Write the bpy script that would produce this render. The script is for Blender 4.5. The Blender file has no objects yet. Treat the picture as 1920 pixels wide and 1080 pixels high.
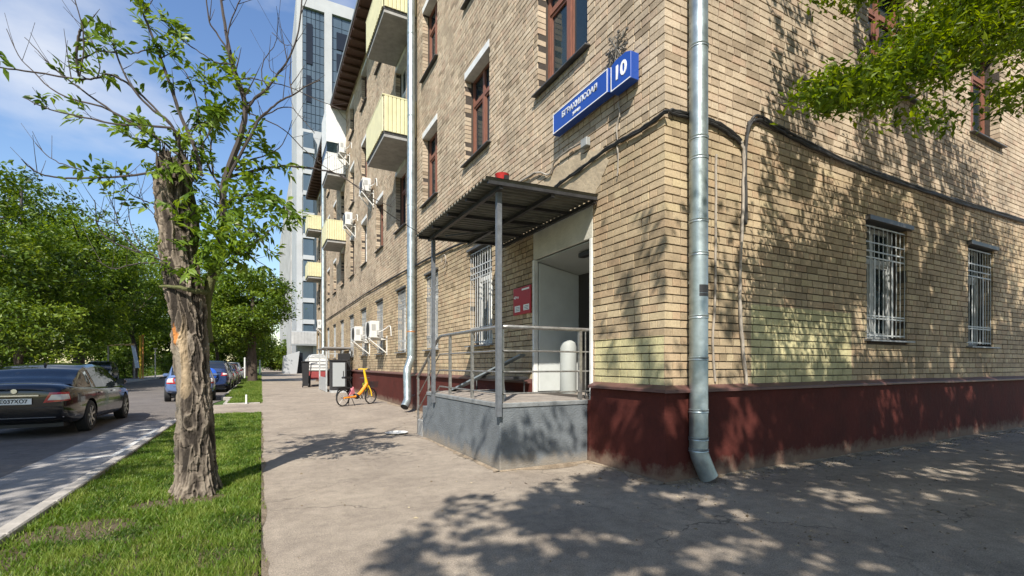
import bpy, bmesh, math, random
import numpy as np
from mathutils import Vector, Matrix, noise, Euler
R = math.radians
random.seed(7); rng = np.random.default_rng(7)
sc = bpy.context.scene
C = sc.collection

# ------------------------------------------------------------------ camera, sky, sun, exposure
CAMH, F, CX, HY = 1.35, 896.0, 960.0, 684.0
YAW = math.atan(470/896)
cam_d = bpy.data.cameras.new('camera'); cam = bpy.data.objects.new('camera', cam_d); C.objects.link(cam)
cam.location = (0, 0, CAMH); cam.rotation_euler = (R(90), 0, -YAW)
cam_d.sensor_width = 36; cam_d.lens = F/1920*36; cam_d.shift_y = (HY-540)/1920
cam_d.clip_start = 0.05; cam_d.clip_end = 3000
sc.camera = cam
LD = Vector((.57, .82, -1.03)).normalized()          # the way sunlight travels
world = bpy.data.worlds.new('World'); sc.world = world; world.use_nodes = True
wn = world.node_tree.nodes; wl = world.node_tree.links; wn.clear()
wo = wn.new('ShaderNodeOutputWorld'); wb = wn.new('ShaderNodeBackground'); sky = wn.new('ShaderNodeTexSky')
sky.sky_type = 'NISHITA'; sky.sun_disc = False; sky.sun_elevation = R(46); sky.sun_rotation = R(214.8)
sky.air_density = 1.3; sky.dust_density = .5; sky.ozone_density = 2.2; sky.altitude = 150
wb.inputs['Strength'].default_value = .085
tc = wn.new('ShaderNodeTexCoord'); mp = wn.new('ShaderNodeMapping'); mp.inputs['Scale'].default_value = (1.0, 1.0, 2.6)
nz = wn.new('ShaderNodeTexNoise'); nz.inputs['Scale'].default_value = 1.9; nz.inputs['Detail'].default_value = 9; nz.inputs['Roughness'].default_value = .52
mp.inputs['Location'].default_value = (7.2, 3.3, .4); mp.inputs['Rotation'].default_value = (0, 0, R(-62))
cr = wn.new('ShaderNodeValToRGB'); cr.color_ramp.elements[0].position = .545; cr.color_ramp.elements[1].position = .80
cr.color_ramp.elements[0].color = (0, 0, 0, 1); cr.color_ramp.elements[1].color = (.95, .95, .95, 1)
mx = wn.new('ShaderNodeMix'); mx.data_type = 'RGBA'; mx.inputs[7].default_value = (7.2, 7.4, 7.8, 1)
wl.new(tc.outputs['Generated'], mp.inputs[0]); wl.new(mp.outputs[0], nz.inputs['Vector']); wl.new(nz.outputs[0], cr.inputs[0])
hs = wn.new('ShaderNodeHueSaturation'); hs.inputs['Saturation'].default_value = 1.14; hs.inputs['Value'].default_value = 1.4; hs.inputs['Hue'].default_value = .508
wl.new(cr.outputs[0], mx.inputs[0]); wl.new(sky.outputs[0], hs.inputs['Color']); wl.new(hs.outputs[0], mx.inputs[6]); wl.new(mx.outputs[2], wb.inputs[0]); wl.new(wb.outputs[0], wo.inputs[0])
sd = bpy.data.lights.new('sun', 'SUN'); sun = bpy.data.objects.new('sun', sd); C.objects.link(sun)
sd.energy = 5.0; sd.angle = R(.53); sd.color = (1, .94, .85)
sun.rotation_euler = LD.to_track_quat('-Z', 'Y').to_euler()
vs = sc.view_settings; vs.view_transform = 'Standard'; vs.look = 'None'; vs.exposure = .66; vs.gamma = 1; vs.use_curve_mapping = False
sc.cycles.max_bounces = 6; sc.cycles.transparent_max_bounces = 12; sc.cycles.diffuse_bounces = 3; sc.cycles.glossy_bounces = 3

# ------------------------------------------------------------------ helpers
FWD = np.array([math.sin(YAW), math.cos(YAW), 0]); RGT = np.array([math.cos(YAW), -math.sin(YAW), 0])
def pxyz(px, py, d):
    v = FWD*d + RGT*((px-CX)/F*d); return Vector((v[0], v[1], CAMH+(HY-py)/F*d))
def proj(P):
    P = np.asarray(P, float); d = P@FWD; r = P@RGT
    with np.errstate(all='ignore'):
        return CX+F*r/d, HY-F*(P[..., 2]-CAMH)/d, d

ORG = {}
def setup(o, label=None, cat=None, group=None, kind=None):
    if label: o['label'] = label
    if cat: o['category'] = cat
    if group: o['group'] = group
    if kind: o['kind'] = kind
    return o
def empty(name, loc, label, cat, group=None, rz=0):
    o = bpy.data.objects.new(name, None); C.objects.link(o); o.location = loc; o.rotation_euler = (0, 0, rz)
    o.empty_display_size = .2
    ORG[o.name] = Vector(loc); return setup(o, label, cat, group)
def link(name, me, m, parent=None, local=False, kind=None):
    if m is not None:
        me.materials.clear()
        for q in (m if isinstance(m, (list, tuple)) else [m]): me.materials.append(q)
    o = bpy.data.objects.new(name, me); C.objects.link(o)
    if parent is not None:
        o.parent = parent
        if not local:
            og = ORG.get(parent.name, Vector((0, 0, 0)))
            me.transform(Matrix.Translation(-og))
            ORG[o.name] = og
    else: ORG[o.name] = Vector((0, 0, 0))
    if kind: o['kind'] = kind
    return o
class MB:
    def __init__(s): s.v = []; s.f = []; s.mi = []
    def quad(s, a, b, c, d, m=0):
        n = len(s.v); s.v += [tuple(a), tuple(b), tuple(c), tuple(d)]; s.f.append((n, n+1, n+2, n+3)); s.mi.append(m)
    def box(s, x0, y0, z0, x1, y1, z1, m=0):
        n = len(s.v)
        s.v += [(x, y, z) for z in (z0, z1) for y in (y0, y1) for x in (x0, x1)]
        for f in ((0, 2, 3, 1), (4, 5, 7, 6), (0, 1, 5, 4), (2, 6, 7, 3), (0, 4, 6, 2), (1, 3, 7, 5)):
            s.f.append(tuple(n+i for i in f)); s.mi.append(m)
        return s
    def bar(s, a, b, w, h=None, up=(0, 0, 1), m=0):
        a = Vector(a); b = Vector(b); h = h or w; d = (b-a).normalized(); u = Vector(up)
        if abs(d.dot(u)) > .95: u = Vector((1, 0, 0))
        sx = d.cross(u).normalized()*w/2; sy = sx.cross(d).normalized()*h/2; n = len(s.v)
        for p in (a, b):
            for q in (-sx-sy, sx-sy, sx+sy, -sx+sy): s.v.append(tuple(p+q))
        for f in ((3, 2, 1, 0), (4, 5, 6, 7), (0, 1, 5, 4), (1, 2, 6, 5), (2, 3, 7, 6), (3, 0, 4, 7)):
            s.f.append(tuple(n+i for i in f)); s.mi.append(m)
        return s
    def tube(s, pts, r, n=8, m=0, caps=True, squash=1):
        pts = [Vector(p) for p in pts]; rs = r if isinstance(r, (list, tuple)) else [r]*len(pts)
        base = len(s.v); prev = None
        for i, p in enumerate(pts):
            t = (pts[min(i+1, len(pts)-1)]-pts[max(i-1, 0)]).normalized()
            if prev is None:
                u = Vector((0, 0, 1)) if abs(t.z) < .9 else Vector((1, 0, 0)); a = t.cross(u).normalized()
            else:
                a = (prev-t*prev.dot(t)).normalized()
            prev = a; b = t.cross(a)
            for k in range(n):
                th = 2*math.pi*k/n; s.v.append(tuple(p+(a*math.cos(th)+b*math.sin(th)*squash)*rs[i]))
        for i in range(len(pts)-1):
            for k in range(n):
                q = base+i*n; s.f.append((q+k, q+(k+1) % n, q+n+(k+1) % n, q+n+k)); s.mi.append(m)
        if caps:
            s.f.append(tuple(base+k for k in range(n))[::-1]); s.f.append(tuple(base+(len(pts)-1)*n+k for k in range(n))); s.mi += [m, m]
        return s
    def lathe(s, c, prof, n=16, axis='z', m=0):
        base = len(s.v); c = Vector(c)
        for (r, h) in prof:
            for k in range(n):
                th = 2*math.pi*k/n; a, b = r*math.cos(th), r*math.sin(th)
                q = (a, b, h) if axis == 'z' else ((h, a, b) if axis == 'x' else (a, h, b)); s.v.append(tuple(c+Vector(q)))
        for i in range(len(prof)-1):
            for k in range(n):
                q = base+i*n; s.f.append((q+k, q+(k+1) % n, q+n+(k+1) % n, q+n+k)); s.mi.append(m)
        if prof[0][0] != prof[-1][0] or abs(prof[0][1]-prof[-1][1]) > 1e-6:
            s.f.append(tuple(base+k for k in range(n))[::-1]); s.f.append(tuple(base+(len(prof)-1)*n+k for k in range(n))); s.mi += [m, m]
        return s
    def prism(s, poly, axis, a, b, m=0):   # poly of 2-D points in the other two axes
        n = len(s.v); k = len(poly)
        for t in (a, b):
            for (p, q) in poly: s.v.append((t, p, q) if axis == 'x' else ((p, t, q) if axis == 'y' else (p, q, t)))
        s.f.append(tuple(range(n, n+k))[::-1]); s.f.append(tuple(range(n+k, n+2*k))); s.mi += [m, m]
        for i in range(k):
            j = (i+1) % k; s.f.append((n+i, n+j, n+k+j, n+k+i)); s.mi.append(m)
        return s
    def mesh(s, name, bevel=0, smooth=False, segs=1):
        me = bpy.data.meshes.new(name); me.from_pydata(s.v, [], s.f)
        bm = bmesh.new(); bm.from_mesh(me)
        for f, i in zip(bm.faces, s.mi): f.material_index = i
        bmesh.ops.recalc_face_normals(bm, faces=bm.faces)
        if bevel:
            es = [e for e in bm.edges if len(e.link_faces) == 2 and e.calc_face_angle(0) > .5]
            bmesh.ops.bevel(bm, geom=es, offset=bevel, segments=segs, affect='EDGES', clamp_overlap=True)
        bm.to_mesh(me); bm.free()
        if smooth:
            for p in me.polygons: p.use_smooth = True
            try: me.set_sharp_from_angle(angle=R(40))
            except Exception: pass
        return me
    def build(s, name, m, parent=None, bevel=0, smooth=False, local=False, kind=None, segs=1):
        return link(name, s.mesh(name, bevel, smooth, segs), m, parent, local, kind)
def np_mesh(name, verts, faces, attrs=None, smooth=False):
    verts = np.asarray(verts, np.float32); faces = np.asarray(faces, np.int32); k = faces.shape[1]
    me = bpy.data.meshes.new(name)
    me.vertices.add(len(verts)); me.vertices.foreach_set('co', verts.ravel())
    me.loops.add(faces.size); me.loops.foreach_set('vertex_index', faces.ravel())
    me.polygons.add(len(faces)); me.polygons.foreach_set('loop_start', np.arange(0, faces.size, k, dtype=np.int32))
    me.polygons.foreach_set('loop_total', np.full(len(faces), k, np.int32))
    me.polygons.foreach_set('use_smooth', np.full(len(faces), smooth, bool))
    me.update(calc_edges=True)
    for n_, a in (attrs or {}).items():
        at = me.attributes.new(n_, 'FLOAT', 'POINT'); at.data.foreach_set('value', np.asarray(a, np.float32))
    return me

# ------------------------------------------------------------------ materials
MATS = {}
def mat(name, col, rough=.7, metal=0, spec=.5, noise_amt=0, noise_scale=8, bump=0, bump_scale=60, coat=0, stretch=None, emit=None):
    if name in MATS: return MATS[name]
    m = bpy.data.materials.new(name); m.use_nodes = True; nt = m.node_tree; b = nt.nodes['Principled BSDF']
    b.inputs['Base Color'].default_value = (*col, 1); b.inputs['Roughness'].default_value = rough; b.inputs['Metallic'].default_value = metal
    b.inputs['Specular IOR Level'].default_value = spec
    if coat: b.inputs['Coat Weight'].default_value = coat; b.inputs['Coat Roughness'].default_value = .03
    if emit: b.inputs['Emission Color'].default_value = (*emit, 1); b.inputs['Emission Strength'].default_value = 1
    tcn = nt.nodes.new('ShaderNodeTexCoord'); src = tcn.outputs['Object']
    if stretch:
        mpn = nt.nodes.new('ShaderNodeMapping'); mpn.inputs['Scale'].default_value = stretch; nt.links.new(src, mpn.inputs[0]); src = mpn.outputs[0]
    if noise_amt:
        n = nt.nodes.new('ShaderNodeTexNoise'); n.inputs['Scale'].default_value = noise_scale; n.inputs['Detail'].default_value = 6; n.inputs['Roughness'].default_value = .65
        nt.links.new(src, n.inputs['Vector'])
        r = nt.nodes.new('ShaderNodeMapRange'); r.inputs[1].default_value = .3; r.inputs[2].default_value = .7; r.inputs[3].default_value = 1-noise_amt; r.inputs[4].default_value = 1+noise_amt*.6
        nt.links.new(n.outputs[0], r.inputs[0])
        mu = nt.nodes.new('ShaderNodeMix'); mu.data_type = 'RGBA'; mu.blend_type = 'MULTIPLY'; mu.inputs[0].default_value = 1
        mu.inputs[6].default_value = (*col, 1); nt.links.new(r.outputs[0], mu.inputs[7]); nt.links.new(mu.outputs[2], b.inputs['Base Color'])
        rr = nt.nodes.new('ShaderNodeMapRange'); rr.inputs[3].default_value = max(.02, rough-.12); rr.inputs[4].default_value = min(1, rough+.12)
        nt.links.new(n.outputs[0], rr.inputs[0]); nt.links.new(rr.outputs[0], b.inputs['Roughness'])
    if bump:
        n2 = nt.nodes.new('ShaderNodeTexNoise'); n2.inputs['Scale'].default_value = bump_scale; n2.inputs['Detail'].default_value = 4
        nt.links.new(src, n2.inputs['Vector'])
        bp = nt.nodes.new('ShaderNodeBump'); bp.inputs['Strength'].default_value = bump; bp.inputs['Distance'].default_value = .02
        nt.links.new(n2.outputs[0], bp.inputs['Height']); nt.links.new(bp.outputs[0], b.inputs['Normal'])
    MATS[name] = m; return m
def leaf_mat(name, c_dark, c_mid, c_light, trans=.35, rough=.45):
    m = bpy.data.materials.new(name); m.use_nodes = True; nt = m.node_tree; b = nt.nodes['Principled BSDF']; out = nt.nodes['Material Output']
    at = nt.nodes.new('ShaderNodeAttribute'); at.attribute_name = 'tint'
    rp = nt.nodes.new('ShaderNodeValToRGB'); e = rp.color_ramp.elements
    e[0].position = 0; e[0].color = (*c_dark, 1); e[1].position = 1; e[1].color = (*c_light, 1)
    k = rp.color_ramp.elements.new(.5); k.color = (*c_mid, 1)
    nt.links.new(at.outputs['Fac'], rp.inputs[0]); nt.links.new(rp.outputs[0], b.inputs['Base Color'])
    b.inputs['Roughness'].default_value = rough; b.inputs['Specular IOR Level'].default_value = .35
    tr = nt.nodes.new('ShaderNodeBsdfTranslucent'); hs = nt.nodes.new('ShaderNodeHueSaturation'); hs.inputs['Value'].default_value = 1.5; hs.inputs['Saturation'].default_value = 1.1; hs.inputs['Hue'].default_value = .485
    nt.links.new(rp.outputs[0], hs.inputs['Color']); nt.links.new(hs.outputs[0], tr.inputs['Color'])
    ms = nt.nodes.new('ShaderNodeMixShader'); ms.inputs[0].default_value = trans
    nt.links.new(b.outputs[0], ms.inputs[1]); nt.links.new(tr.outputs[0], ms.inputs[2]); nt.links.new(ms.outputs[0], out.inputs[0])
    MATS[name] = m; return m
def glass_mat(name, tint, base, alpha=.45, rough=.03):
    m = bpy.data.materials.new(name); m.use_nodes = True; nt = m.node_tree; b = nt.nodes['Principled BSDF']; out = nt.nodes['Material Output']
    b.inputs['Base Color'].default_value = (*base, 1); b.inputs['Roughness'].default_value = rough; b.inputs['Specular IOR Level'].default_value = 1.0
    b.inputs['IOR'].default_value = 1.6
    t = nt.nodes.new('ShaderNodeBsdfTransparent'); t.inputs[0].default_value = (*tint, 1)
    ms = nt.nodes.new('ShaderNodeMixShader'); ms.inputs[0].default_value = 1-alpha
    nt.links.new(t.outputs[0], ms.inputs[1]); nt.links.new(b.outputs[0], ms.inputs[2]); nt.links.new(ms.outputs[0], out.inputs[0])
    tcn = nt.nodes.new('ShaderNodeTexCoord'); n = nt.nodes.new('ShaderNodeTexNoise'); n.inputs['Scale'].default_value = 1.4
    nt.links.new(tcn.outputs['Object'], n.inputs['Vector']); bp = nt.nodes.new('ShaderNodeBump'); bp.inputs['Strength'].default_value = .12; bp.inputs['Distance'].default_value = .05
    nt.links.new(n.outputs[0], bp.inputs['Height']); nt.links.new(bp.outputs[0], b.inputs['Normal'])
    MATS[name] = m; return m

def brick_material():
    m = bpy.data.materials.new('brick'); m.use_nodes = True; nt = m.node_tree; N = nt.nodes; L = nt.links; b = N['Principled BSDF']
    at = N.new('ShaderNodeAttribute'); at.attribute_name = 'tint'; oi = N.new('ShaderNodeObjectInfo')
    ad = N.new('ShaderNodeMath'); ad.operation = 'ADD'; L.new(at.outputs['Fac'], ad.inputs[0]); L.new(oi.outputs['Random'], ad.inputs[1])
    fr = N.new('ShaderNodeMath'); fr.operation = 'FRACT'; L.new(ad.outputs[0], fr.inputs[0])
    up = N.new('ShaderNodeValToRGB'); e = up.color_ramp.elements
    e[0].color = (.27, .21, .14, 1); e[1].color = (.55, .45, .325, 1)
    for p, c in ((.04, (.36, .28, .195)), (.2, (.45, .36, .255)), (.6, (.495, .40, .285)), (.8, (.455, .335, .235)), (.9, (.51, .415, .30))):
        k = up.color_ramp.elements.new(p); k.color = (*c, 1)
    lo = N.new('ShaderNodeValToRGB'); e = lo.color_ramp.elements
    e[0].color = (.28, .215, .13, 1); e[1].color = (.48, .385, .235, 1)
    for p, c in ((.05, (.34, .26, .165)), (.35, (.415, .32, .205)), (.6, (.46, .36, .228)), (.82, (.42, .30, .188)), (.9, (.47, .375, .24))):
        k = lo.color_ramp.elements.new(p); k.color = (*c, 1)
    L.new(fr.outputs[0], up.inputs[0]); L.new(fr.outputs[0], lo.inputs[0])
    g = N.new('ShaderNodeNewGeometry'); sp = N.new('ShaderNodeSeparateXYZ'); L.new(g.outputs['Position'], sp.inputs[0])
    # the ground storey carries a yellower wash up to the cable line
    n0 = N.new('ShaderNodeTexNoise'); n0.inputs['Scale'].default_value = 1.3; n0.inputs['Detail'].default_value = 5; L.new(g.outputs['Position'], n0.inputs['Vector'])
    za = N.new('ShaderNodeMath'); za.operation = 'MULTIPLY_ADD'; za.inputs[1].default_value = .5; L.new(n0.outputs[0], za.inputs[0]); L.new(sp.outputs[2], za.inputs[2])
    mr = N.new('ShaderNodeMapRange'); mr.inputs[1].default_value = 4.42; mr.inputs[2].default_value = 4.62; L.new(za.outputs[0], mr.inputs[0])
    mx1 = N.new('ShaderNodeMix'); mx1.data_type = 'RGBA'; L.new(mr.outputs[0], mx1.inputs[0]); L.new(lo.outputs[0], mx1.inputs[6]); L.new(up.outputs[0], mx1.inputs[7])
    # two painted-over rectangles in pale yellow-green
    def band(out, a, c):
        q1 = N.new('ShaderNodeMath'); q1.operation = 'GREATER_THAN'; q1.inputs[1].default_value = a; L.new(out, q1.inputs[0])
        q2 = N.new('ShaderNodeMath'); q2.operation = 'LESS_THAN'; q2.inputs[1].default_value = c; L.new(out, q2.inputs[0])
        q3 = N.new('ShaderNodeMath'); q3.operation = 'MULTIPLY'; L.new(q1.outputs[0], q3.inputs[0]); L.new(q2.outputs[0], q3.inputs[1]); return q3.outputs[0]
    def mul(a, c):
        q = N.new('ShaderNodeMath'); q.operation = 'MULTIPLY'; L.new(a, q.inputs[0]); L.new(c, q.inputs[1]); return q.outputs[0]
    pa = mul(mul(band(sp.outputs[0], 5.60, 7.93), band(sp.outputs[2], 1.0, 2.13)), band(sp.outputs[1], 3.9, 4.5))
    pb = mul(mul(band(sp.outputs[1], 4.045, 5.33), band(sp.outputs[2], 1.0, 1.69)), band(sp.outputs[0], 3.9, 4.2))
    pm = N.new('ShaderNodeMath'); pm.operation = 'MAXIMUM'; L.new(pa, pm.inputs[0]); L.new(pb, pm.inputs[1])
    n1 = N.new('ShaderNodeTexNoise'); n1.inputs['Scale'].default_value = 5; n1.inputs['Detail'].default_value = 8; L.new(g.outputs['Position'], n1.inputs['Vector'])
    wr = N.new('ShaderNodeMapRange'); wr.inputs[1].default_value = .3; wr.inputs[2].default_value = .45; wr.inputs[3].default_value = .78; wr.inputs[4].default_value = .97; L.new(n1.outputs[0], wr.inputs[0])
    pf = mul(pm.outputs[0], wr.outputs[0])
    mx2 = N.new('ShaderNodeMix'); mx2.data_type = 'RGBA'; mx2.inputs[7].default_value = (.52, .47, .26, 1); L.new(pf, mx2.inputs[0]); L.new(mx1.outputs[2], mx2.inputs[6])
    # grime
    n2 = N.new('ShaderNodeTexNoise'); n2.inputs['Scale'].default_value = 1.1; n2.inputs['Detail'].default_value = 10; n2.inputs['Roughness'].default_value = .7; L.new(g.outputs['Position'], n2.inputs['Vector'])
    g2 = N.new('ShaderNodeMapRange'); g2.inputs[1].default_value = .36; g2.inputs[2].default_value = .60; g2.inputs[3].default_value = .66; g2.inputs[4].default_value = 1.06; L.new(n2.outputs[0], g2.inputs[0])
    n3 = N.new('ShaderNodeTexNoise'); n3.inputs['Scale'].default_value = 38; n3.inputs['Detail'].default_value = 6; n3.inputs['Roughness'].default_value = .7; L.new(g.outputs['Position'], n3.inputs['Vector'])
    g3 = N.new('ShaderNodeMapRange'); g3.inputs[1].default_value = .3; g3.inputs[2].default_value = .6; g3.inputs[3].default_value = .8; g3.inputs[4].default_value = 1.08; L.new(n3.outputs[0], g3.inputs[0])
    gg = mul(g2.outputs[0], g3.outputs[0])
    mx3 = N.new('ShaderNodeMix'); mx3.data_type = 'RGBA'; mx3.blend_type = 'MULTIPLY'; mx3.inputs[0].default_value = 1; L.new(mx2.outputs[2], mx3.inputs[6]); L.new(gg, mx3.inputs[7])
    L.new(mx3.outputs[2], b.inputs['Base Color']); b.inputs['Roughness'].default_value = .88; b.inputs['Specular IOR Level'].default_value = .25
    bp = N.new('ShaderNodeBump'); bp.inputs['Strength'].default_value = .55; bp.inputs['Distance'].default_value = .006
    L.new(n3.outputs[0], bp.inputs['Height']); L.new(bp.outputs[0], b.inputs['Normal'])
    MATS['brick'] = m; return m
BRICK = brick_material()
MORTAR = mat('mortar', (.060, .048, .038), .95, noise_amt=.35, noise_scale=6, bump=.5, bump_scale=80)
PLINTH = mat('plinth_paint', (.082, .020, .015), .8, spec=.2, noise_amt=.3, noise_scale=2.2, bump=.35, bump_scale=14)
LEDGE = mat('ledge_metal', (.11, .052, .045), .45, noise_amt=.35, noise_scale=5)
REDWOOD = mat('red_brown_wood', (.21, .085, .052), .6, noise_amt=.3, noise_scale=9, stretch=(6, 6, 1))
WHITE = mat('white_paint', (.66, .66, .63), .6, noise_amt=.18, noise_scale=5)
CREAM = mat('cream_plaster', (.50, .48, .41), .9, noise_amt=.2, noise_scale=3, bump=.3, bump_scale=30)
SILL = mat('dark_sill_metal', (.10, .095, .09), .45, metal=.3, noise_amt=.4, noise_scale=7)
SILLG = mat('grey_sill_metal', (.30, .31, .31), .5, metal=.3, noise_amt=.4, noise_scale=7)
GRILLE = mat('grille_paint', (.42, .43, .42), .5, noise_amt=.3, noise_scale=15)
ZINC = mat('zinc', (.36, .415, .42), .38, metal=.7, noise_amt=.3, noise_scale=6, bump=.1, bump_scale=9)
DARKMETAL = mat('dark_frame_metal', (.045, .045, .047), .5, metal=.3, noise_amt=.3, noise_scale=12)
RAIL = mat('rail_steel', (.34, .33, .31), .38, metal=.7, noise_amt=.35, noise_scale=18)
POSTM = mat('grey_post_paint', (.15, .16, .175), .45, metal=.2, noise_amt=.25, noise_scale=14)
CABLE = mat('black_cable', (.025, .024, .023), .6, noise_amt=.4, noise_scale=10)
GCABLE = mat('grey_cable', (.33, .29, .24), .7, noise_amt=.3, noise_scale=10)
GLASS = glass_mat('window_glass', (.55, .62, .62), (.03, .05, .06), .5)
DGLASS = glass_mat('dark_glass', (.22, .26, .28), (.012, .018, .024), .25)
CURTAIN = mat('curtain', (.62, .60, .52), .9, noise_amt=.12, noise_scale=3, stretch=(9, 9, .3))
DARK = mat('dark_interior', (.03, .028, .025), .95)
BLACK = mat('black_plastic', (.018, .018, .019), .5)
RUBBER = mat('rubber', (.02, .02, .02), .85, bump=.3, bump_scale=120)
BLUE = mat('sign_blue', (.014, .065, .33), .35, noise_amt=.1, noise_scale=3)
SIGNL = mat('sign_lettering', (.58, .60, .62), .5)
SIGNW = mat('sign_white', (.82, .82, .80), .4)
YELLOWP = mat('balcony_yellow', (.60, .56, .33), .55, noise_amt=.12, noise_scale=4)
CONC = mat('concrete', (.33, .32, .30), .9, noise_amt=.25, noise_scale=4, bump=.35, bump_scale=25)
GREYC = mat('grey_render', (.145, .16, .17), .75, spec=.3, noise_amt=.25, noise_scale=3, bump=.55, bump_scale=34, stretch=(1, 1, 1.6))
DECK = mat('platform_deck', (.32, .28, .24), .8, noise_amt=.3, noise_scale=6, bump=.3, bump_scale=40)
def splash(m, z1, c, amt=.75):
    """dust and dried splashes on the lowest part of a wall"""
    nt = m.node_tree; N = nt.nodes; L = nt.links; b = N['Principled BSDF']; lk = b.inputs['Base Color'].links[0]; src = lk.from_socket
    g = N.new('ShaderNodeNewGeometry'); sp = N.new('ShaderNodeSeparateXYZ'); L.new(g.outputs['Position'], sp.inputs[0])
    n = N.new('ShaderNodeTexNoise'); n.inputs['Scale'].default_value = 4.5; n.inputs['Detail'].default_value = 9; n.inputs['Roughness'].default_value = .7; L.new(g.outputs['Position'], n.inputs['Vector'])
    a = N.new('ShaderNodeMath'); a.operation = 'MULTIPLY_ADD'; a.inputs[1].default_value = -z1*2.4; L.new(n.outputs[0], a.inputs[0]); L.new(sp.outputs[2], a.inputs[2])
    r = N.new('ShaderNodeMapRange'); r.inputs[1].default_value = -z1*.9; r.inputs[2].default_value = -z1*.2; r.inputs[3].default_value = amt; r.inputs[4].default_value = 0; L.new(a.outputs[0], r.inputs[0])
    x = N.new('ShaderNodeMix'); x.data_type = 'RGBA'; x.inputs[7].default_value = (*c, 1); L.new(r.outputs[0], x.inputs[0]); L.new(src, x.inputs[6])
    # flaked and faded spots anywhere
    n2 = N.new('ShaderNodeTexNoise'); n2.inputs['Scale'].default_value = 11; n2.inputs['Detail'].default_value = 10; n2.inputs['Roughness'].default_value = .75; L.new(g.outputs['Position'], n2.inputs['Vector'])
    r2 = N.new('ShaderNodeMapRange'); r2.inputs[1].default_value = .66; r2.inputs[2].default_value = .70; r2.inputs[4].default_value = .45; L.new(n2.outputs[0], r2.inputs[0])
    y = N.new('ShaderNodeMix'); y.data_type = 'RGBA'; y.inputs[7].default_value = (*c, 1); L.new(r2.outputs[0], y.inputs[0]); L.new(x.outputs[2], y.inputs[6]); L.new(y.outputs[2], b.inputs['Base Color'])
splash(PLINTH, .22, (.20, .15, .11)); splash(GREYC, .20, (.26, .22, .17))
CORN = mat('cornice_brown', (.085, .042, .026), .7, noise_amt=.4, noise_scale=5, stretch=(6, .4, 6))
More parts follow.
